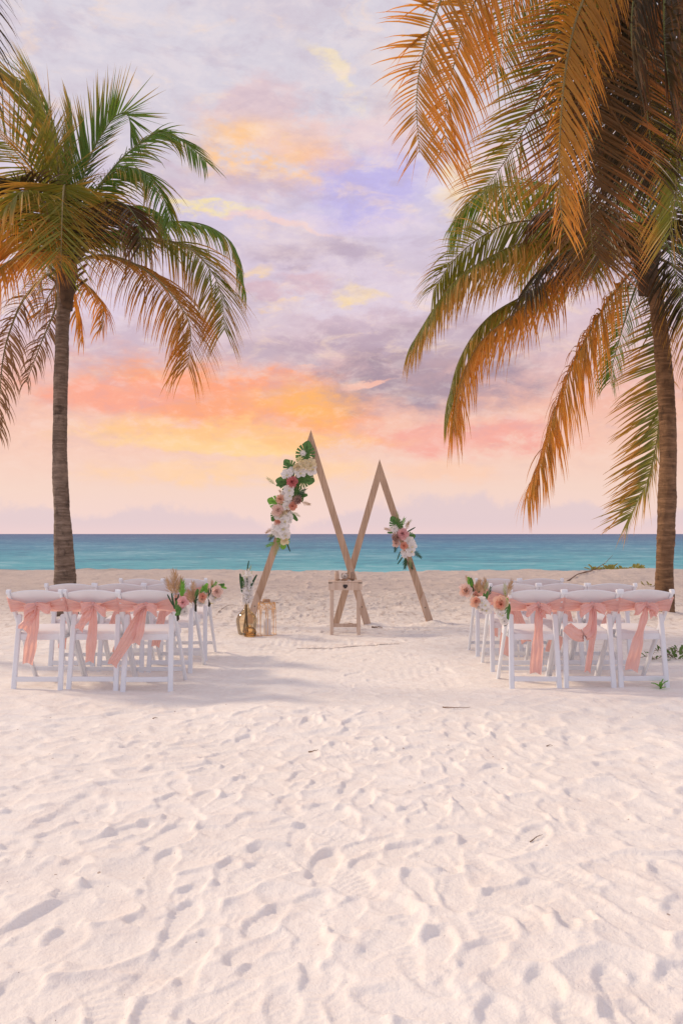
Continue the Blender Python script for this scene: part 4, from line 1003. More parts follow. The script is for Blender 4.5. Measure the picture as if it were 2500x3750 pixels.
def leaf_rot(ang, lean=0.0):
    """leaf lying in the picture plane, tip pointing at ang degrees counter-clockwise from right, tipped towards the camera by lean"""
    a = math.radians(ang); d = Vector((math.cos(a), -math.sin(lean), math.sin(a))).normalized()
    z = Vector((0, -1, 0)); z = (z-d*z.dot(d)).normalized(); x = d.cross(z)
    return Matrix((x, d, z)).transposed().to_quaternion()
def arrange(parent, d, items, seed):
    """items: (mesh, u, v, size in photo px, angle) placed on the near face of what they are tied to"""
    r = random.Random(seed); org = parent.location; k = d/F
    for it in items:
        me_, u, v, s, a = it[:5]; off = it[5] if len(it) > 5 else 0.04
        p = P(u, v, d)+Vector((0, -off, 0))-org; nm = me_.name.split('.')[0]
        if nm in ('rose', 'orchid', 'lily', 'protea'): q = face_cam(r.uniform(-0.35, 0.35), r.uniform(-0.1, 0.35), a)
        else: q = leaf_rot(a, r.uniform(-0.1, 0.3))
        if nm in ('rose', 'orchid', 'lily', 'protea'): s = s*1.22
        place(me_, nm, parent, p, q, s*k)

# ------------------------------------------------------------------ the two triangle arches
def wood(name, c0, c1, knot=(0.30, 0.16, 0.08)):
    m = bpy.data.materials.new(name); m.use_nodes = True; t = m.node_tree; t.nodes.clear(); k = G(t)
    oc = k.n('ShaderNodeTexCoord').outputs['Object']
    gr = k.noise(k.scale(oc, (34, 34, 1.6)), 1.0, 5, 0.6, 0.5); bg = k.noise(oc, 2.5, 3, 0.5)
    c = k.mix(k.ss(gr, 0.35, 0.65), (*c0, 1), (*c1, 1)); c = k.mix(k.m('MULTIPLY', k.ss(bg, 0.4, 0.7), 0.35), c, (*[x*0.8 for x in c0], 1))
    vo = k.n('ShaderNodeTexVoronoi'); vo.inputs['Scale'].default_value = 1.0; k.link(k.scale(oc, (3.2, 3.2, 2.6)), vo.inputs['Vector'])
    c = k.mix(k.m('MULTIPLY', k.ss(vo.outputs['Distance'], 0.13, 0.07), 0.75), c, (*knot, 1))
    b = k.n('ShaderNodeBsdfPrincipled'); k.link(c, b.inputs['Base Color']); b.inputs['Roughness'].default_value = 0.65
    bn = k.n('ShaderNodeBump'); bn.inputs['Strength'].default_value = 0.25; bn.inputs['Distance'].default_value = 0.004; k.link(gr, bn.inputs['Height']); k.link(bn.outputs[0], b.inputs['Normal'])
    out = k.n('ShaderNodeOutputMaterial'); k.link(b.outputs[0], out.inputs[0]); return m
M_WOOD = wood('pine_board', (0.44, 0.285, 0.185), (0.58, 0.40, 0.275)); M_WOOD2 = wood('pine_board_pale', (0.52, 0.36, 0.26), (0.62, 0.46, 0.35)); M_WOODT = wood('pale_table_wood', (0.56, 0.41, 0.31), (0.68, 0.54, 0.44))
M_BOLTS = material('dark_screw', (0.10, 0.08, 0.07), 0.45, metallic=0.6)
def triangle(apex, lf, rf, y, hwid, label, feet):
    """apex, left foot, right foot as (x, z) of the boards' centre lines"""
    t = thing('triangle_arch', label, 'wedding arch', ((lf[0]+rf[0])/2, y, 0)); ox = t.location.x
    A = Vector((apex[0]-ox, apex[1]))
    for sg, ft in ((-1, lf), (1, rf)):
        Ft = Vector((ft[0]-ox, ft[1])); d = (Ft-A).normalized(); n = Vector((-d.y, d.x))
        if n.x*sg < 0: n = -n                         # n points outwards
        def at_x(off, x): base = A+n*off; s = (x-base.x)/d.x; return base+d*s
        ax_ = A.x; i0 = at_x(0.0, ax_)
        outer_top = at_x(hwid, ax_+0.0008*sg); inner_top = at_x(-hwid, ax_+0.0008*sg)
        ob = Ft+n*hwid; ib = Ft-n*hwid
        poly = [tuple(outer_top), tuple(ob), tuple(ib), tuple(inner_top)]
        if sg < 0: poly = poly[::-1]
        mb = MB(); mb.prism(poly, -0.019, 0.019); mb.build('board', M_WOOD, t)
        if sg in feet:                                # doubled piece screwed on the foot, cut at a slant
            s0 = (Ft-A).length*feet[sg]; a0 = A+d*s0; cut = 0.055
            poly = [tuple(a0+n*(hwid+0.004)-d*cut), tuple(Ft+n*(hwid+0.004)+d*0.02), tuple(Ft-n*(hwid-0.006)+d*0.02), tuple(a0-n*(hwid-0.006)+d*cut)]
            if sg < 0: poly = poly[::-1]
            mb = MB(); mb.prism(poly, -0.046, -0.020); mb.build('foot_piece', M_WOOD2, t)
            bc = a0+d*0.16; mb = MB(); mb.tube([(bc.x, -0.0458, bc.y), (bc.x, -0.050, bc.y)], 0.009, 10); mb.build('bolt', M_BOLTS, t)
    mb = MB()                                         # base spreader hidden at the feet, as on the real frame
    return t
AD = 11.0
def pz(u, v, d): p = P(u, v, d); return (p.x, p.z)
triangle(pz(1138, 1615, AD), pz(900, 2320, AD), pz(1350, 2305, AD), AD, 0.047, 'taller triangular wooden arch frame, on the left, with flowers on its left board', {-1: 0.80, 1: 0.82})
triangle(pz(1390, 1722, AD+0.06), pz(1225, 2300, AD+0.06), pz(1580, 2300, AD+0.06), AD+0.07, 0.045, 'shorter triangular wooden arch frame, on the right, crossing the taller one', {1: 0.80})

fa = thing('flower_garland', 'tall garland of monstera leaves, orchids and roses on the left arch board', 'flower arrangement', P(1070, 2000, AD-0.05), group='flower arrangements tied to the arches')
Q = lambda x, y: (850+x/3.92, 1550+y/3.92)
def it(me_, x, y, s, a, off=0.04): u, v = Q(x, y); return (me_, u, v, s, a, off)
arrange(fa, AD-0.03, [
 it(MONS, 1030, 560, 78, 78, 0.03), it(MONS, 905, 720, 62, 128, 0.03), it(MONS, 900, 880, 70, 168, 0.03), it(MONS, 930, 800, 62, -12, 0.02), it(MONS, 900, 940, 55, -60, 0.02),
 it(SPR_D, 930, 1090, 50, 48, 0.05), it(BLD, 900, 1060, 48, 10, 0.03), it(MONSL, 740, 1180, 62, 160, 0.04), it(MONS, 680, 1260, 46, 235, 0.05), it(SPR_P, 640, 900, 44, 140, 0.03), it(SPR_P, 700, 1560, 50, 200, 0.04),
 it(SPR_D, 620, 1560, 36, 235, 0.03), it(SPR_P, 720, 1640, 66, 248, 0.06), it(MONSL, 740, 1600, 54, 268, 0.05), it(SPR_G, 640, 1700, 40, 205, 0.03), it(BLK, 780, 1690, 42, 290, 0.04), it(SPR_P, 860, 1260, 34, -35, 0.05),
 it(SPR_L, 760, 1060, 30, 130, 0.06), it(BLD, 830, 1270, 44, -50, 0.03), it(BLK, 880, 640, 40, 240, 0.04), it(BLD, 790, 870, 40, 190, 0.04), it(MONS, 1010, 740, 50, -30, 0.0), it(SPR_L, 600, 1500, 34, 215, 0.05), it(SPR_L, 980, 1130, 36, -15, 0.03),
 it(STAR, 1020, 440, 26, 0, 0.09), it(STARY, 985, 530, 30, 20, 0.09), it(ROSE['cream'], 950, 650, 30, 0, 0.08), it(ORCHY, 1030, 610, 38, 10, 0.10), it(ORCHY, 1130, 610, 44, 40, 0.08), it(ORCH, 1150, 680, 40, 90, 0.07),
 it(ORCH, 800, 750, 40, 0, 0.09), it(ORCH, 860, 700, 30, 50, 0.08), it(ORCH, 980, 720, 40, 10, 0.10), it(ROSE['rose'], 870, 850, 34, 0, 0.12), it(ORCH, 830, 960, 38, 20, 0.10), it(ORCH, 830, 1050, 34, 70, 0.11),
 it(ROSE['peach'], 705, 1095, 30, 0, 0.09), it(STAR, 800, 1130, 34, 0, 0.10), it(STAR, 740, 1010, 24, 30, 0.07), it(PROT, 955, 1115, 42, 0, 0.07), it(ROSE['coral'], 870, 1190, 28, 0, 0.10), it(ORCH, 790, 1200, 30, 0, 0.12),
 it(ROSE['blush'], 665, 1260, 40, 0, 0.12), it(ROSE['cream'], 740, 1300, 24, 0, 0.11), it(ORCH, 700, 1340, 38, 30, 0.12), it(ORCH, 810, 1370, 40, 0, 0.10), it(STAR, 840, 1310, 24, 0, 0.08), it(ORCH, 760, 1420, 44, 80, 0.13),
 it(ROSE['coral'], 665, 1430, 22, 0, 0.12), it(STAR, 640, 1490, 36, 10, 0.11), it(ORCH, 740, 1520, 48, 20, 0.13), it(ORCH, 700, 1580, 38, 60, 0.11), it(ORCH, 770, 1610, 36, 10, 0.13), it(ORCHY, 780, 1680, 36, 90, 0.12), it(STAR, 610, 1560, 28, 50, 0.09),
], 5)
fb = thing('flower_garland', 'small cluster of roses, orchids and protea on the right arch board', 'flower arrangement', P(1465, 2060, AD), group='flower arrangements tied to the arches')
Q2 = lambda x, y: (1250+x/3.36, 1650+y/3.36)
def it2(me_, x, y, s, a, off=0.04): u, v = Q2(x, y); return (me_, u, v, s, a, off)
arrange(fb, AD+0.03, [
 it2(MONS, 700, 970, 54, 120, 0.03), it2(SPR_P, 700, 900, 44, 100, 0.03), it2(SPR_G, 720, 960, 40, 68, 0.02), it2(SPR_P, 760, 950, 38, 45, 0.03), it2(MONS, 780, 1070, 40, 10, 0.02), it2(MONS, 820, 1110, 36, -40, 0.02), it2(BLK, 790, 1010, 40, 30, 0.02),
 it2(SPR_L, 790, 990, 34, 75, 0.02), it2(SPR_L, 640, 990, 34, 165, 0.05), it2(SPR_D, 680, 1130, 36, 255, 0.04), it2(SPR_D, 860, 1220, 44, -40, 0.02), it2(SPR_D, 790, 1300, 46, 262, 0.04), it2(BLK, 760, 1290, 40, 235, 0.03), it2(BLD, 780, 1320, 30, 275, 0.04), it2(BLK, 720, 1240, 34, 250, 0.03),
 it2(SPR_P, 840, 1290, 40, 270, 0.06), it2(SPR_D, 820, 1330, 40, 290, 0.03), it2(BLD, 640, 1010, 24, 180, 0.03),
 it2(STAR, 640, 970, 36, 0, 0.09), it2(PROT, 650, 1080, 40, 0, 0.08), it2(ROSE['blush'], 660, 1140, 24, 0, 0.09), it2(ROSE['pink'], 748, 1030, 36, 0, 0.12), it2(ORCH, 820, 1120, 36, 0, 0.09), it2(ROSE['coral'], 760, 1170, 24, 0, 0.13), it2(ORCH, 850, 1180, 38, 50, 0.10), it2(ORCH, 800, 1190, 30, 20, 0.11),
 it2(ORCH, 850, 1245, 34, 80, 0.11), it2(STAR, 770, 1290, 30, 0, 0.10), it2(STAR, 740, 1250, 20, 0, 0.08),
], 6)

# ------------------------------------------------------------------ bouquets on the aisle chairs
def bouquet(label, d, items, seed, stem):
    (u0, v0), (u1, v1) = stem
    t = thing('chair_bouquet', label, 'bouquet', P(u1, v1, d), group='bouquets tied to the aisle chairs')
    mb = MB(); a = P(u0, v0, d)-t.location; b = P(u1, v1, d)-t.location; r = random.Random(seed)
    for k in range(6):
        o = Vector((r.uniform(-0.007, 0.007), r.uniform(-0.012, 0.004), 0)); mb.tube([a+o*2.0, (a+b)/2+o, b+o+Vector((0, 0, r.uniform(-0.01, 0.01)))], 0.0065, 6)
    mb.build('stem_bundle', M_STEM, t, True); arrange(t, d, items, seed)
    return t
K1 = 350/1568.
Q3 = lambda x, y: (550+x*K1, 2050+y*K1)
def b3(me_, x, y, s, a, off=0.04): u, v = Q3(x, y); return (me_, u, v, s, a, off)
bouquet('bouquet of dried palm, green leaves and pink rose on the nearest left aisle chair', 6.36, [
 b3(SPR_T, 430, 640, 96, 92, 0.02), b3(SPR_T, 420, 600, 70, 112, 0.04), b3(SPR_T, 440, 600, 72, 72, 0.03), b3(SPR_G, 545, 640, 66, 86, 0.05), b3(BLL, 540, 590, 52, 88, 0.04), b3(BLD, 480, 860, 48, 92, 0.06), b3(BLD, 500, 900, 34, 80, 0.07), b3(BLK, 420, 800, 60, 100, 0.04), b3(BLK, 460, 820, 60, 84, 0.04),
 b3(BLK, 400, 740, 46, 118, 0.05), b3(BLK, 480, 740, 44, 65, 0.05), b3(BLD, 450, 900, 34, 50, 0.08), b3(ROSE['pink'], 570, 680, 34, 0, 0.07), b3(ROSE['pink'], 560, 740, 22, 0, 0.05), b3(ORCH, 600, 800, 38, 0, 0.06), b3(ROSE['white'], 580, 850, 30, 0, 0.05), b3(ORCH, 640, 760, 28, 40, 0.05)], 21, ((648, 2190), (653, 2270)))
bouquet('bouquet of brown palm spray and green leaves on the middle left aisle chair', 7.18, [
 b3(SPR_T, 740, 720, 60, 112, 0.03), b3(SPR_T, 730, 740, 50, 140, 0.02), b3(SPR_T, 740, 700, 56, 96, 0.05), b3(SPR_L, 740, 620, 62, 92, 0.02), b3(SPR_G, 800, 640, 50, 66, 0.04), b3(SPR_G, 810, 620, 46, 45, 0.05), b3(BLL, 860, 560, 46, 62, 0.03), b3(BLK, 760, 720, 44, 80, 0.05), b3(BLD, 760, 640, 40, 75, 0.04), b3(BLK, 740, 700, 44, 100, 0.04),
 b3(ROSE['coral'], 880, 590, 24, 0, 0.06), b3(STAR, 900, 560, 22, 0, 0.05), b3(ROSE['peach'], 870, 640, 22, 0, 0.06), b3(STAR, 830, 680, 20, 0, 0.05), b3(ORCH, 890, 690, 30, 0, 0.04), b3(ROSE['white'], 840, 700, 24, 0, 0.04), b3(BLK, 780, 660, 30, 40, 0.05)], 22, ((717, 2195), (716, 2236)))
bouquet('bouquet of pale pink rose, white blooms and fern on the farthest left aisle chair', 7.98, [
 b3(SPR_D, 960, 590, 40, 110, 0.03), b3(SPR_T, 1020, 480, 34, 85, 0.03), b3(SPR_G, 1010, 500, 40, 55, 0.04), b3(BLL, 1050, 480, 44, 25, 0.03), b3(BLD, 1100, 430, 30, 15, 0.02), b3(BLK, 980, 620, 36, 92, 0.05), b3(BLK, 975, 600, 30, 65, 0.05), b3(BLL, 1160, 430, 24, -20, 0.02), b3(SPR_P, 960, 660, 24, 95, 0.05), b3(SPR_D, 1000, 560, 34, 75, 0.03),
 b3(ROSE['blush'], 1120, 510, 36, 0, 0.07), b3(ORCH, 1100, 600, 36, 0, 0.05), b3(ORCH, 1060, 640, 30, 50, 0.04), b3(STARY, 1030, 690, 18, 0, 0.04), b3(ORCH, 1140, 600, 28, 80, 0.04), b3(ROSE['white'], 1040, 590, 24, 0, 0.04)], 23, ((770, 2195), (767, 2220)))
K2 = 300/1568.
Q4 = lambda x, y: (1650+x*K2, 2050+y*K2)
def b4(me_, x, y, s, a, off=0.04): u, v = Q4(x, y); return (me_, u, v, s, a, off)
bouquet('bouquet of peach rose, white orchids and long green leaf on the nearest right aisle chair', 6.36, [
 b4(SPR_T, 1070, 660, 54, 76, 0.02), b4(SPR_P, 1030, 720, 54, 98, 0.03), b4(SPR_L, 1080, 720, 40, 80, 0.03), b4(SPR_P, 1050, 760, 40, 110, 0.04), b4(BLL, 1050, 840, 24, 92, 0.06), b4(BLD, 1040, 1120, 52, 92, 0.06), b4(BLD, 1060, 1060, 46, 84, 0.05), b4(BLK, 1030, 940, 36, 100, 0.05), b4(BLL, 1040, 1180, 30, 80, 0.06),
 b4(ROSE['peach'], 900, 810, 44, 0, 0.07), b4(ROSE['coral'], 890, 830, 28, 0, 0.10), b4(ROSE['cream'], 985, 810, 28, 0, 0.07), b4(ROSE['white'], 860, 900, 22, 0, 0.06), b4(ORCH, 930, 930, 34, 0, 0.07), b4(ORCH, 850, 950, 24, 0, 0.06), b4(ORCH, 880, 1010, 30, 60, 0.07), b4(ORCH, 940, 1040, 32, 20, 0.07), b4(ORCH, 960, 1110, 26, 0, 0.06), b4(ROSE['white'], 990, 1160, 24, 0, 0.06)], 24, ((1848, 2265), (1849, 2290)))
bouquet('bouquet of white orchids, dry grasses and orange bloom on the middle right aisle chair', 7.18, [
 b4(SPR_T, 620, 640, 54, 88, 0.03), b4(SPR_P, 630, 660, 50, 82, 0.03), b4(SPR_T, 560, 640, 46, 102, 0.03), b4(SPR_L, 610, 700, 40, 96, 0.03), b4(BLD, 650, 760, 34, 80, 0.04), b4(BLK, 700, 900, 50, 115, 0.05), b4(BLK, 690, 860, 46, 105, 0.04), b4(BLD, 640, 800, 34, 100, 0.04), b4(SPR_D, 680, 720, 40, 70, 0.02), b4(BLK, 720, 900, 44, 125, 0.05),
 b4(ROSE['peach'], 450, 800, 34, 0, 0.06), b4(ROSE['coral'], 460, 770, 22, 0, 0.08), b4(ORCH, 550, 790, 38, 0, 0.07), b4(ORCH, 610, 850, 34, 40, 0.07), b4(ORCH, 570, 930, 28, 0, 0.06), b4(ORCH, 650, 950, 34, 10, 0.06), b4(ORCH, 720, 960, 28, 70, 0.05), b4(ROSE['white'], 520, 880, 26, 0, 0.05)], 25, ((1785, 2210), (1791, 2225)))
bouquet('bouquet of pale peach rose with one broad green leaf on the farthest right aisle chair', 7.98, [
 b4(SPR_T, 430, 640, 52, 72, 0.03), b4(SPR_L, 460, 600, 44, 66, 0.03), b4(BLL, 390, 560, 48, 108, 0.04), b4(BLD, 400, 540, 40, 100, 0.03), b4(SPR_L, 300, 440, 26, 100, 0.05), b4(SPR_T, 480, 660, 44, 80, 0.04), b4(SPR_T, 520, 680, 40, 85, 0.03), b4(BLK, 420, 640, 36, 95, 0.04), b4(BLK, 500, 660, 34, 70, 0.04), b4(SPR_D, 440, 660, 30, 110, 0.04),
 b4(ROSE['blush'], 255, 580, 42, 0, 0.06), b4(ROSE['peach'], 250, 585, 26, 0, 0.09), b4(STAR, 400, 660, 24, 0, 0.06), b4(ROSE['coral'], 440, 660, 22, 0, 0.05), b4(STARY, 420, 690, 20, 0, 0.06), b4(ORCH, 330, 690, 22, 0, 0.04), b4(ROSE['peach'], 480, 690, 22, 0, 0.06)], 26, ((1735, 2190), (1738, 2212)))

# ------------------------------------------------------------------ table and what stands on it
TX0, TX1 = P(1202.6, 0, 9.93).x, P(1325, 0, 9.93).x
tcx = (TX0+TX1)/2; TY = 9.93; tw = TX1-TX0; th_ = 0.68
tb = thing('box_table', 'small pale wooden table with a black clasp between the arches', 'table', (tcx, TY, 0))
M_IRON = material('black_iron', (0.030, 0.022, 0.020), 0.5, var=0.3)
z0 = -0.03
for sx_ in (-1, 1):
    for yy_ in (0.02, 0.30):
        mb = MB(); mb.bar((sx_*(tw/2-0.04), yy_, z0), (sx_*(tw/2-0.04), yy_, th_-0.112), 0.042, 0.036, ch=0.08); mb.build('leg', M_WOODT, tb)
mb = MB(); mb.bar((-tw/2, -0.006, th_-0.065), (tw/2, -0.006, th_-0.065), 0.094, 0.016, side=(0, 0, 1), ch=0.1); mb.build('front_board', M_WOODT, tb)
mb = MB()
for sx_ in (-1, 1): mb.bar((sx_*(tw/2-0.009), 0.004, th_-0.065), (sx_*(tw/2-0.009), 0.325, th_-0.065), 0.094, 0.016, side=(0, 0, 1), ch=0.1)
mb.bar((-tw/2+0.02, 0.332, th_-0.065), (tw/2-0.02, 0.332, th_-0.065), 0.094, 0.014, side=(0, 0, 1), ch=0.1); mb.build('side_boards', M_WOODT, tb)
mb = MB(); mb.bar((-tw/2-0.004, 0.16, th_-0.008), (tw/2+0.004, 0.16, th_-0.008), 0.352, 0.016, side=(0, 1, 0), ch=0.2); mb.build('lid', M_WOODT, tb)
mb = MB(); mb.bar((-tw/2+0.06, 0.30, 0.095), (tw/2-0.06, 0.30, 0.095), 0.045, 0.020, side=(0, 0, 1), ch=0.1); mb.build('stretcher', M_WOODT, tb)
mb = MB(); cl = [(-0.028, 0.012), (-0.022, 0.02), (0.022, 0.02), (0.028, 0.012), (0.027, -0.006), (0.014, -0.022), (0, -0.03), (-0.014, -0.022), (-0.027, -0.006)]
mb.prism([(x, z+th_-0.062) for x, z in cl], -0.021, -0.0145); mb.prism([(x*0.5, z*0.5+th_-0.060) for x, z in cl], -0.027, -0.0212); mb.build('clasp', M_IRON, tb)
for sx_ in (-1, 1):
    mb = MB(); mb.prism([(sx_*tw/2-sx_*0.045 if True else 0, th_-0.026), (sx_*(tw/2+0.002), th_-0.026), (sx_*(tw/2+0.002), th_-0.017), (sx_*tw/2-sx_*0.045, th_-0.017)][::sx_], -0.0165, -0.0142); mb.build('corner_plate', M_IRON, tb)
def glass(name, color, tint=0.75, rough=0.03):
    m = bpy.data.materials.new(name); m.use_nodes = True; t = m.node_tree; t.nodes.clear(); k = G(t)
    fr = k.n('ShaderNodeFresnel'); fr.inputs[0].default_value = 1.48
    lw = k.n('ShaderNodeLayerWeight'); lw.inputs[0].default_value = 0.35
    tr = k.n('ShaderNodeBsdfTransparent'); k.link(k.mix(lw.outputs['Facing'], (*color, 1), (*[c*tint for c in color], 1)), tr.inputs[0])
    gl = k.n('ShaderNodeBsdfGlossy'); gl.inputs['Roughness'].default_value = rough; gl.inputs[0].default_value = (1, 1, 1, 1)
    mx = k.n('ShaderNodeMixShader'); k.link(k.m('MULTIPLY', fr.outputs[0], 0.9), mx.inputs[0]); k.link(tr.outputs[0], mx.inputs[1]); k.link(gl.outputs[0], mx.inputs[2])
    out = k.n('ShaderNodeOutputMaterial'); k.link(mx.outputs[0], out.inputs[0]); return m
M_AMB = glass('amber_glass', (1.0, 0.89, 0.70), 0.92); M_CLR = glass('clear_glass', (0.96, 0.94, 0.93), 0.80)
M_SANDV = material('layered_sand', (0.55, 0.40, 0.30), 0.9, var=0.25, vscale=3, stretch=(1, 1, 30)); M_SHELL = material('sea_shell', (0.78, 0.70, 0.64), 0.4, var=0.15, vscale=20)
ts = th_+0.0006
def P5(x, y): return (800+x/2.613, 2020+y/2.613)
def onx(x, d): return P(P5(x, 0)[0], 0, d).x
# sand ceremony vessels: one plain, one glass-topped
vx = onx(1132, 10.02)
v1 = thing('sand_vessel', 'shorter sandy-coloured vessel on the left of the table top', 'vase', (vx, 10.04, ts))
mb = MB(); mb.lathe([(0.020, 0.0), (0.026, 0.02), (0.0275, 0.06), (0.025, 0.095), (0.021, 0.116), (0.019, 0.117), (0.018, 0.10)], 24); mb.build('vessel_body', M_SANDV, v1, True)
mb = MB(); mb.lathe([(0.0205, 0.1165), (0.0215, 0.121), (0.0205, 0.1245), (0.0185, 0.1245)], 24); mb.build('rim', M_CLR, v1, True)
vx = onx(1283, 10.02)
v2 = thing('sand_vessel', 'taller glass vessel of tan sand on the right of the table top', 'vase', (vx, 10.04, ts))
mb = MB(); mb.lathe([(0.019, 0.0), (0.026, 0.025), (0.0285, 0.07), (0.026, 0.115), (0.0215, 0.152)], 24); f0 = mb.f.pop(); mb.uv.pop(); mb.mi.pop(); mb.build('glass_wall', M_CLR, v2, True)
mb = MB(); mb.lathe([(0.018, 0.003), (0.025, 0.025), (0.0270, 0.07), (0.0247, 0.112), (0.0, 0.114)], 24); mb.build('sand_filling', M_SANDV, v2, True)
bx = onx(1205, 10.02)
gb = thing('glass_bowl', 'round clear glass bowl with a white blossom inside on the table', 'bowl', (bx, 10.06, ts+0.018))
mb = MB(); pr = [(0.020, 0.0)]+[(0.0455*math.sin(math.radians(a)), 0.043-0.043*math.cos(math.radians(a))) for a in (40, 60, 80, 100, 120, 140)]
mb.lathe(pr, 28); mb.f.pop(); mb.uv.pop(); mb.mi.pop(); mb.build('bowl_glass', M_CLR, gb, True)
place(ROSE['white'], 'blossom', gb, (0, 0, 0.030), face_cam(0, 0.8, 0), 0.066); place(STAR, 'blossom', gb, (0.012, -0.005, 0.045), face_cam(0.3, 1, 0), 0.05)
M_DRIFT = material('driftwood', (0.42, 0.25, 0.15), 0.8, var=0.3, vscale=9, stretch=(1, 4, 4), bump=0.4)
dw = MB(); r = random.Random(5)
for (a, b, h) in ((-0.085, 0.09, 0.012), (-0.02, 0.085, 0.016), (-0.075, 0.0, 0.010)):
    pts = [(a+(b-a)*t, -0.02+0.02*math.sin(t*4+h*300)+r.uniform(-0.004, 0.004), h+0.010*math.sin(t*7+h*200)) for t in [i/8 for i in range(9)]]
    dw.tube(pts, [0.004+0.0075*math.sin(math.pi*(0.12+0.76*i/8)) for i in range(9)], 8)
o = dw.build('driftwood', M_DRIFT, None, True); o.location = (bx, 10.06, ts+0.001); tag(o, 'twisted piece of driftwood under the glass bowl on the table', 'driftwood')
for k, (dx, dy, s) in enumerate(((0.055, -0.06, 0.014), (-0.05, -0.055, 0.011))):
    mb = MB(); mb.lathe([(0.0, 0.0), (0.9, 0.15), (1.0, 0.45), (0.75, 0.8), (0.35, 1.05), (0.0, 1.2)], 16, mod=lambda t, z: 1+0.14*math.cos(t*8)); o = mb.build('sea_shell', M_SHELL, None, True)
    o.scale = (s, s*0.8, s*0.8); o.location = (bx+dx, 10.06+dy, ts+0.001); tag(o, ['pale sea shell near the taller vessel on the table', 'small pale sea shell near the shorter vessel on the table'][k], 'shell')

# ------------------------------------------------------------------ glass bottles, lantern, candle
def gz(x, y, r=0.06): return gmin(x, y, r)
vd = 9.95; vx = onx(270, vd); vz = gz(vx, vd)
dj = thing('demijohn_vase', 'large round-shouldered amber glass bottle holding tall white gladioli', 'vase', (vx, vd, vz-0.004))
mb = MB(); mb.lathe([(0.0, 0.006), (0.085, 0.004), (0.107, 0.02), (0.120, 0.09), (0.131, 0.17), (0.128, 0.21), (0.108, 0.255), (0.070, 0.295), (0.040, 0.325), (0.029, 0.355), (0.027, 0.395), (0.033, 0.402), (0.034, 0.414), (0.025, 0.415)], 40)
mb.f.pop(); mb.uv.pop(); mb.mi.pop(); mb.build('bottle_glass', M_AMB, dj, True)
mb = MB(); r = random.Random(3); M_STK = material('wet_stems', (0.16, 0.12, 0.05), 0.4, var=0.4)
for k in range(7):
    bxx, byy = r.uniform(-0.05, 0.03), r.uniform(-0.03, 0.03); mb.tube([(bxx, byy, 0.03), (bxx*0.4, byy*0.4, 0.22), (r.uniform(-0.012, 0.012), r.uniform(-0.01, 0.01), 0.42), (r.uniform(-0.03, 0.04), r.uniform(-0.02, 0.02), 0.60)], 0.0055, 6)
mb.build('stems', M_STK, dj, True)
gl_ = thing('gladiolus_bunch', 'white gladioli with dark blade leaves standing in the large amber bottle', 'flowers', (vx, vd, vz+0.42))
for k, (bx0, tx, tz, n) in enumerate(((-0.01, 0.02, 0.40, 16), (0.01, -0.045, 0.31, 14), (0.0, 0.065, 0.32, 14))):
    mb = MB(); mb.tube([(bx0, 0, 0.0), ((bx0+tx)/2, 0, tz/2), (tx, 0.0, tz+0.06)], [0.005, 0.004, 0.002], 6); mb.build('stem', M_MONL, gl_, True)
    for j in range(n):
        t = j/n; s = 0.15*(1-0.6*t)
        place(ORCH if j % 3 else STAR, 'bloom', gl_, (bx0+(tx-bx0)*t+r.uniform(-0.018, 0.018), -0.012+r.uniform(-0.02, 0.01), 0.01+tz*t), face_cam(r.uniform(-0.7, 0.7), r.uniform(-0.1, 0.7), r.uniform(0, 360)), s)
for (x0_, x1_, zb, L, a, me_) in ((-0.05, 0, 0.10, 0.25, 96, BLK), (0.03, 0, 0.14, 0.22, 62, BLK), (0.012, 0, 0.14, 0.15, 90, BLK), (0.01, 0, 0.38, 0.13, 80, BLK), (-0.04, 0, 0.15, 0.16, 96, BLD), (0.03, 0, 0.36, 0.09, 70, SPR_P)):
    place(me_, 'leaf', gl_, (x0_, -0.035, zb), leaf_rot(a, 0.1), L)
sd_ = 9.80; sx0 = onx(300, sd_); szz = gz(sx0, sd_)
sb = thing('ribbed_bottle', 'small squat ribbed amber bottle in front of the large one', 'bottle', (sx0, sd_, szz-0.003))
mb = MB(); mb.lathe([(0.0, 0.004), (0.062, 0.003), (0.074, 0.015), (0.079, 0.06), (0.073, 0.09), (0.050, 0.113), (0.024, 0.124), (0.020, 0.135), (0.026, 0.141), (0.024, 0.146), (0.017, 0.146)], 72, mod=lambda t, z: 1+0.035*math.cos(t*24)*(1 if 0.02 < z < 0.115 else 0))
mb.f.pop(); mb.uv.pop(); mb.mi.pop(); mb.build('bottle_glass', M_AMB, sb, True)
mb = MB(); mb.lathe([(0.0, 0.006), (0.060, 0.006), (0.070, 0.018), (0.074, 0.058), (0.0, 0.060)], 32); mb.build('amber_liquid', glass('amber_water', (1.0, 0.86, 0.64), 0.9), sb, True)
M_GOLD = material('gold_wire', (0.80, 0.50, 0.24), 0.32, metallic=0.85, var=0.08); M_WAX = material('white_wax', (0.84, 0.80, 0.78), 0.45, transl=0.25)
ld = 9.98; lx = onx(462, ld); lz = gz(lx, ld, 0.1)
ln = thing('wire_lantern', 'gold wire lantern with arched legs and a small wooden lid', 'lantern', (lx, ld, lz-0.002))
NL = 8; RT, RB, HT = 0.105, 0.118, 0.405
mb = MB()
mb.tube([(RT*math.cos(t), RT*math.sin(t), HT) for t in [2*math.pi*i/40 for i in range(41)]], 0.0045, 7, caps=False)
mb.build('top_ring', M_GOLD, ln, True)
mb = MB(); mb.tube([(RB*math.cos(t), RB*math.sin(t), 0.008) for t in [2*math.pi*i/40 for i in range(41)]], 0.004, 7, caps=False); mb.build('bottom_ring', M_GOLD, ln, True)
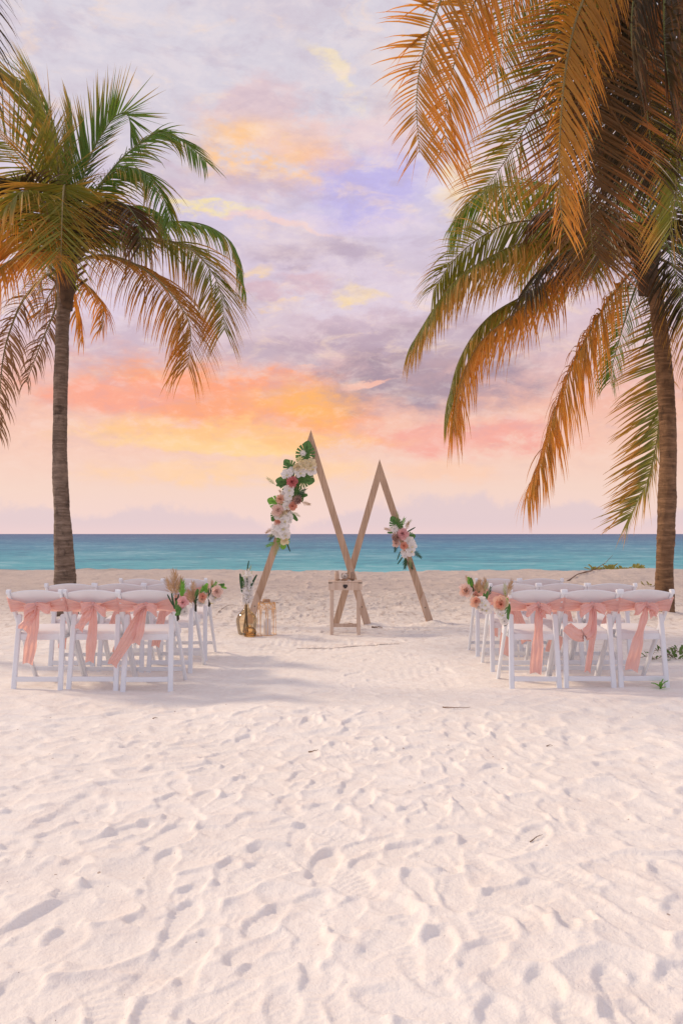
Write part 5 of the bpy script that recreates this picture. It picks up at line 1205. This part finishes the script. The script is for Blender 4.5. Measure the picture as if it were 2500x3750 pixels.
for k in range(NL):                                   # each wire runs up, arches over and crosses its neighbour
    t0 = 2*math.pi*(k+0.25)/NL; t1 = t0+2*math.pi*1.0/NL
    mb = MB(); pts = []
    for i in range(25):
        s = i/24; tm = (t0+t1)/2; hh = math.sin(math.pi*s)**0.45; wid = (t1-t0)*0.5
        th = tm-math.cos(math.pi*s)*wid; rr = RB+(RT-RB)*hh
        pts.append((rr*math.cos(th), rr*math.sin(th), 0.008+hh*(HT-0.012)))
    mb.tube(pts, 0.0032, 6, caps=False); mb.build('wire_arch', M_GOLD, ln, True)
    mb = MB(); mb.tube([((RT+0.002)*math.cos(t0+0.6*math.cos(a)), (RT+0.002)*math.sin(t0+0.6*math.cos(a)), HT-0.045+0.042*math.sin(a)) for a in [2*math.pi*i/24 for i in range(25)]], 0.0026, 5, caps=False); mb.build('wire_loop', M_GOLD, ln, True)
mb = MB(); mb.lathe([(0.0, HT+0.004), (0.046, HT+0.004), (0.048, HT+0.008), (0.048, HT+0.038), (0.045, HT+0.042), (0.0, HT+0.042)], 32, (-0.005, 0, 0)); mb.tube([(-0.10, -0.01, HT+0.006), (0.10, 0.01, HT+0.006)], 0.0035, 6); mb.build('lid', M_DRIFT, ln, True)
mb = MB(); mb.lathe([(0.0, HT+0.003), (0.016, HT+0.004), (0.018, HT+0.014), (0.011, HT+0.022), (0.0, HT+0.023)], 16, (-0.075, -0.03, 0)); mb.build('ball_foot', M_DRIFT, ln, True)
cd = thing('pillar_candle', 'white pillar candle inside the gold wire lantern', 'candle', (onx(468, ld), ld, lz+0.0))
mb = MB(); mb.lathe([(0.0, 0.0), (0.044, 0.0), (0.0455, 0.004), (0.0455, 0.196), (0.043, 0.200), (0.036, 0.196), (0.0, 0.192)], 36); mb.build('wax', M_WAX, cd, True)
mb = MB(); mb.tube([(0, 0, 0.19), (0.001, 0, 0.205), (0.003, 0, 0.212)], 0.0012, 6); mb.build('wick', M_IRON, cd, True)
gx = onx(392, 9.86)
mb = MB(); mb.lathe([(0.0, 0.004), (0.030, 0.003), (0.038, 0.010), (0.040, 0.014), (0.034, 0.012), (0.0, 0.008)], 28); o = mb.build('brass_dish', M_GOLD, None, True); o.location = (gx, 9.84, gz(gx, 9.84)); tag(o, 'tiny brass dish on the sand before the lantern', 'dish')

# ------------------------------------------------------------------ rug, twigs, weeds
M_RUG = material('woven_rug', (0.82, 0.75, 0.70), 0.95, var=0.14, vscale=30, bump=0.8, bscale=90)
rg = thing('fringed_rug', 'pale woven rug with fringed edge half covered by sand before the table', 'rug', (0, 9.3, 0))
rx0, rx1, ry0, ry1 = P(1092, 0, 9.3).x, P(1458, 0, 9.3).x, 9.06, 9.62
mb = MB()
def rug(u, v):
    x = rx0+(rx1-rx0)*u; y = ry0+(ry1-ry0)*v+0.02*math.sin(x*9)
    return (x, y-9.3, max(ground(x, y), ground(x, y-0.03))+0.004+0.003*math.sin(x*17+y*9)-0.012*v)
mb.grid(rug, 60, 24); n = len(mb.v); mb.build('woven_cloth', M_RUG, rg, True)
mb = MB(); r = random.Random(9)
for k in range(110):
    x = rx0+(rx1-rx0)*(k+r.random()*0.6)/110; y = ry0+0.02*math.sin(x*9); L = r.uniform(0.025, 0.05); dx = r.uniform(-0.015, 0.015)
    mb.tube([(x, y-9.3+0.004, ground(x, y)+0.005), (x+dx*0.5, y-9.3-L*0.5, ground(x, y-L*0.5)+0.004), (x+dx, y-9.3-L, ground(x+dx, y-L)+0.003)], 0.0028, 4)
o = mb.build('fringe', M_RUG, rg, True); o['kind'] = 'stuff'
# narrow ledge of a board showing behind the arch foot
M_TWIG = material('dry_twig', (0.20, 0.12, 0.08), 0.85, var=0.4, vscale=10)
def twig(pix, rad, label, group='twigs lying on the sand', branches=()):
    pts = []
    for (u, v, lift) in pix:
        d = CH*F/(v-1955); d = min(d, 26); p = P(u, v, d); pts.append(Vector((p.x, p.y, ground(p.x, p.y)+rad*0.8+lift)))
    c, _ = catmull(pts, 14); org = c[0].copy(); mb = MB(); r = random.Random(int(pix[0][0]))
    mb.tube([q-org+Vector((0, 0, r.uniform(-1, 1)*rad*0.4)) for q in c], [rad*(1.1-0.8*i/14) for i in range(15)], 6)
    for (i, dx, dy, dz) in branches: mb.tube([c[i]-org, c[i]-org+Vector((dx*0.6, dy*0.6, dz*0.45)), c[i]-org+Vector((dx, dy, dz))], [rad*0.7, rad*0.5, rad*0.2], 5)
    o = mb.build('twig', M_TWIG, None, True); o.location = org; return tag(o, label, 'twig', group)
twig([(2075, 2135, 0.0), (2120, 2126, 0.02), (2175, 2119, 0.05), (2215, 2112, 0.03)], 0.018, 'long bleached branch with an upright fork near the beach vine', branches=[(9, 0.55, 0, 0.42), (5, 0.4, 0.1, 0.08)])
twig([(800, 2242, 0.01), (825, 2230, 0.015), (852, 2219, 0.03)], 0.006, 'thin twig on the sand between the left bouquet and the amber bottle')
twig([(1012, 2208, 0.0), (1030, 2209, 0.01), (1060, 2212, 0.0)], 0.008, 'short dark twig on the sand right of the lantern')
twig([(1130, 2750, 0.0), (1145, 2752, 0.004), (1165, 2750, 0.002)], 0.004, 'short crooked twig in the middle of the open sand')
twig([(2000, 2753, 0.0), (2012, 2749, 0.004), (2022, 2751, 0.002)], 0.003, 'tiny dark twig on the open sand at the right')
twig([(1940, 3106, 0.0), (1965, 3092, 0.006), (1985, 3080, 0.002)], 0.0025, 'short twig on the trodden foreground sand at the right')
twig([(560, 2622, 0.0), (568, 2623, 0.004), (578, 2621, 0.002)], 0.0035, 'brown crumb of twig on the sand below the left chairs')
twig([(1255, 2277, 0.0), (1290, 2285, 0.01), (1325, 2300, 0.0)], 0.006, 'thin stick lying on the sand under the table')
twig([(1360, 2303, 0.0), (1380, 2303, 0.008), (1400, 2302, 0.0)], 0.012, 'flat stick beside the foot of the taller arch')
twig([(1620, 2606, 0.0), (1660, 2612, 0.006), (1720, 2608, 0.0)], 0.004, 'fibrous brown sheath lying flat on the sand right of the aisle')
M_VINE = fm('vine_leaf_yellow', (0.30, 0.28, 0.07), var=0.4); M_VINEG = fm('weed_green', (0.12, 0.20, 0.05), var=0.4)
VL = blade_mesh('leaf', M_VINE, 0.7); VG = blade_mesh('leaf', M_VINEG, 0.30)
def weed(u, v, label, n, s, spread, me_, group, seed, d=None):
    d = d or CH*F/(v-1955); p = P(u, v, d); r = random.Random(seed); gzv = ground(p.x, p.y)
    t = thing('beach_weed', label, 'plant', (p.x, p.y, gzv-0.005), group=group); mb = MB()
    for k in range(max(3, n//4)):
        a = r.random()*6.28; mb.tube([(0, 0, 0), (math.cos(a)*spread*0.5, math.sin(a)*spread*0.4, s*0.6), (math.cos(a)*spread, math.sin(a)*spread*0.7, s*0.4)], 0.003, 4)
    mb.build('stems', M_TWIG, t)
    for k in range(n):
        a = r.random()*6.28; rr = r.random()**0.6*spread; el_ = r.uniform(0.2, 1.2); dd = Vector((math.cos(a)*math.cos(el_), math.sin(a)*math.cos(el_), math.sin(el_)))
        q = dd.to_track_quat('Y', 'Z'); place(me_, 'leaf', t, (math.cos(a)*rr, math.sin(a)*rr*0.7, s*r.uniform(0.0, 0.7)), q, s*r.uniform(0.6, 1.1))
gr_ = 'sea vine patches on the low mound by the right palm'
for i, (u, v, n, lab, s) in enumerate(((2180, 2108, 16, 'yellow-green sea vine tuft just right of the forked branch', 0.17), (2235, 2104, 20, 'widest yellow sea vine tuft on the low mound', 0.2), (2275, 2106, 12, 'small sea vine tuft on the mound nearer the right palm', 0.15),
        (2320, 2104, 14, 'sea vine tuft left of the right palm trunk', 0.18), (2350, 2112, 8, 'smallest sea vine tuft beside the right palm trunk', 0.12), (2385, 2150, 10, 'green tuft at the left foot of the right palm trunk', 0.12))):
    weed(u, v, lab, n, s, 0.25, VL, gr_, 60+i)
for i, (u, v, n, lab, s) in enumerate(((2395, 2420, 18, 'thin dry weed under the rightmost nearest chair', 0.07), (2478, 2425, 22, 'green creeping weed at the right edge beyond the chairs', 0.09), (2440, 2400, 12, 'sparse creeping weed between the right chair legs', 0.06), (2490, 2395, 16, 'dry creeping weed at the right edge behind the chairs', 0.08))):
    weed(u, v, lab, n, s, 0.16, VG, 'creeping weeds by the right chairs', 80+i)
weed(2415, 2528, 'bright green sprout in front of the rightmost nearest chair', 9, 0.065, 0.012, blade_mesh('leaf', M_MONL, 0.35), None, 90)
# crumbs of shell and weed scattered on the sand
mb = MB(); r = random.Random(12)
for k in range(420):
    y = 2.0+r.random()**1.3*20; x = r.uniform(-0.5, 0.5)*y; s = r.uniform(0.0008, 0.0024)*(0.6+y*0.18); z = ground(x, y)
    b = len(mb.v); q = Quaternion((r.random(), r.random(), r.random(), r.random())).normalized()
    for v in ((1, 0, 0), (-1, 0, 0), (0, 0.7, 0), (0, -0.7, 0), (0, 0, 0.5), (0, 0, -0.5)): mb.v.append(Vector((x, y, z+s*0.3))+(q @ Vector(v))*s)
    for f in ((0, 2, 4), (2, 1, 4), (1, 3, 4), (3, 0, 4), (2, 0, 5), (1, 2, 5), (3, 1, 5), (0, 3, 5)): mb.face([b+i for i in f])
o = mb.build('sand_debris', M_TWIG, None); tag(o, 'tiny dark crumbs of weed and shell scattered over the sand', 'debris', kind='stuff')
